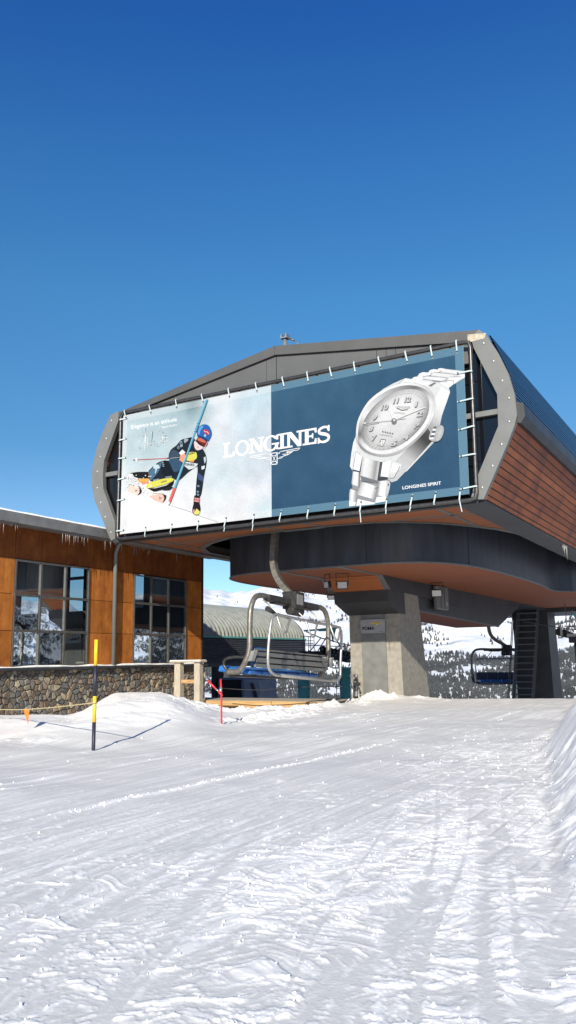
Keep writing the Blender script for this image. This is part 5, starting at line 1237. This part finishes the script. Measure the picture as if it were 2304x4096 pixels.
# rope with flag
rp2=[(-21.4,14.2,.36),(-18.6,16.0,.30),(-16.0,16.4,.30),(-13.4,14.2,.52),(-10.86,11.64,.88)]
def rope_pt(t): return (-19.6+8.74*t, 15.4-3.8*t, .50+.36*t-.13*math.sin(math.pi*t))
tag(MB().tube([rope_pt(t) for t in np.linspace(0,1,24)],.012,6).tube([(-10.86+.05*math.cos(a),11.6+.05*math.sin(a),.86) for a in np.linspace(0,6.28,12)],.012,5).build('boundary_rope',M['rope'],None,(-10.86,11.6,.85)),'thin yellow rope sagging left from the banded marker pole','rope')
q=rope_pt(.615); fl=MB()
fl.add([(q[0]-.16,q[1]+.06,q[2]),(q[0]+.13,q[1]-.05,q[2]),(q[0]+.10,q[1]-.05,q[2]-.16),(q[0]+.08,q[1]-.02,q[2]-.31),(q[0]+.01,q[1]+.02,q[2]-.25),(q[0]-.1,q[1]+.05,q[2]-.12)],[(0,1,2,3,4,5)])
o=fl.build('flag',M['orange'],None,q,fix=False); s_=o.modifiers.new('s','SOLIDIFY'); s_.thickness=.006
tag(o,'small orange pennant hanging from the yellow rope','flag')
# red pole with cross arm
zr=gz(-11.65,16.9)
rd=thing('red_pole',(-11.65,16.9,zr),'thin red bamboo pole with a tilted red arm stuck in the snow','marker pole')
MB().tube([(-11.65,16.9,-.3),(-11.66,16.9,.8),(-11.68,16.9,1.14)],.022,10).build('pole',M['red'],rd)
MB().tube([(-12.07,16.88,1.12),(-11.80,16.88,.90)],.024,8).tube([(-11.72,16.85,.86),(-11.60,16.85,.74)],.026,8).build('cross_arm',M['red'],rd)
MB().tube([(-11.81,16.87,.91),(-11.71,16.86,.85)],.022,8).tube([(-11.66,16.86,.83),(-11.67,16.9,.94)],.038,8).build('binding_tape',M['galv_bright'],rd)
# thin rope along the platform
tag(MB().tube([(-20.0,29.0,.44)]+[(-20+t*5.7,29,.44-.09*math.sin(math.pi*min(1,t*1.6))+.09*t) for t in np.linspace(.1,1,12)],.018,6).build('barrier_rope',M['steel_dark'],None,(-17,29,.4)),'dark rope strung low in front of the platform','rope')
# gate post at the column foot
gp=thing('gate_post',(-14.45,30.2,-.3),'galvanised gate post with sensor head at the left foot of the column','post')
MB().tube([(-14.45,30.2,-.5),(-14.45,30.2,.88)],.055,12).build('post',M['galv_bright'],gp)
MB().tube([(-14.52,30.2,.9),(-14.2,30.2,.9)],.06,10).build('sensor_head',M['galv_bright'],gp)
MB().tube([(-14.42,30.2,.5),(-14.1,30.15,.42)],.028,8).build('arm',M['steel_dark'],gp)
MB().tube([(-14.17,30.2,.45),(-14.15,30.2,-.5)],.028,8).build('side_leg',M['galv_bright'],gp)
MB().box((-14.4,30.1,.1),(-14.2,30.3,.3)).build('control_box',M['sign'],gp,bevel=.01)
MB().tube([(-14.30,30.25,.75),(-14.2,30.22,.5)],.04,8).build('hose',M['rubber'],gp)

# ------------------------------------------------------------------ light, sky, camera
el=R(23.5); sd=Vector((.31,-.951,0)).normalized()*math.cos(el)+Vector((0,0,math.sin(el)))
sun=bpy.data.lights.new('sun','SUN'); sun.energy=4.25; sun.angle=R(.5); sun.color=(1,.925,.775)
so=bpy.data.objects.new('sun',sun); C.objects.link(so); so.rotation_euler=sd.to_track_quat('Z','Y').to_euler()
w=bpy.data.worlds.new('World'); S.world=w; w.use_nodes=True; nt=w.node_tree
sky=nt.nodes.new('ShaderNodeTexSky'); sky.sky_type='NISHITA'; sky.sun_disc=False; sky.sun_elevation=el; sky.sun_rotation=math.atan2(.31,-.951)
sky.altitude=2500; sky.air_density=1.0; sky.dust_density=.3; sky.ozone_density=2.0
bg=nt.nodes['Background']
tc=nt.nodes.new('ShaderNodeTexCoord'); sx=nt.nodes.new('ShaderNodeSeparateXYZ'); nt.links.new(tc.outputs['Generated'],sx.inputs[0])
rp=nt.nodes.new('ShaderNodeValToRGB'); el_=rp.color_ramp.elements
stops=[(.0,(.8,.9,.9)),(.18,(.64,.84,.90)),(.253,(.47,.80,.90)),(.422,(.44,.97,1.15)),(.547,(.34,.90,1.28)),(.67,(.21,.72,1.35)),(1.0,(.10,.34,.62))]
el_[0].position=0; el_[0].color=(*[v/1.5 for v in stops[0][1]],1); el_[1].position=1.0; el_[1].color=(*[v/1.5 for v in stops[-1][1]],1)
for p_,c_ in stops[1:-1]:
    e_=el_.new(p_); e_.color=(*[v/1.5 for v in c_],1)
nt.links.new(sx.outputs[2],rp.inputs[0])
mx=nt.nodes.new('ShaderNodeMix'); mx.data_type='RGBA'; mx.blend_type='MULTIPLY'; mx.inputs[0].default_value=1
nt.links.new(sky.outputs[0],mx.inputs[6]); nt.links.new(rp.outputs[0],mx.inputs[7]); nt.links.new(mx.outputs[2],bg.inputs[0]); bg.inputs[1].default_value=.136
cam=bpy.data.cameras.new('camera'); cam.sensor_fit='VERTICAL'; cam.sensor_height=36; cam.lens=36*810/1024; cam.clip_end=20000; cam.clip_start=.05
co=bpy.data.objects.new('camera',cam); C.objects.link(co)
Rm=Matrix(((0.8661599547850312,0.1023599575856933,0.489172129019886),(0.4995355337802247,-0.14754214077896932,-0.8536366716497511),(-0.015204710378660752,0.9837447614993506,-0.17892753003628925)))
co.matrix_world=Matrix.Translation((0,0,1.6))@Rm.to_4x4(); S.camera=co
S.view_settings.view_transform='Standard'; S.view_settings.look='None'; S.view_settings.exposure=.66; S.view_settings.gamma=1
S.render.resolution_x=576; S.render.resolution_y=1024
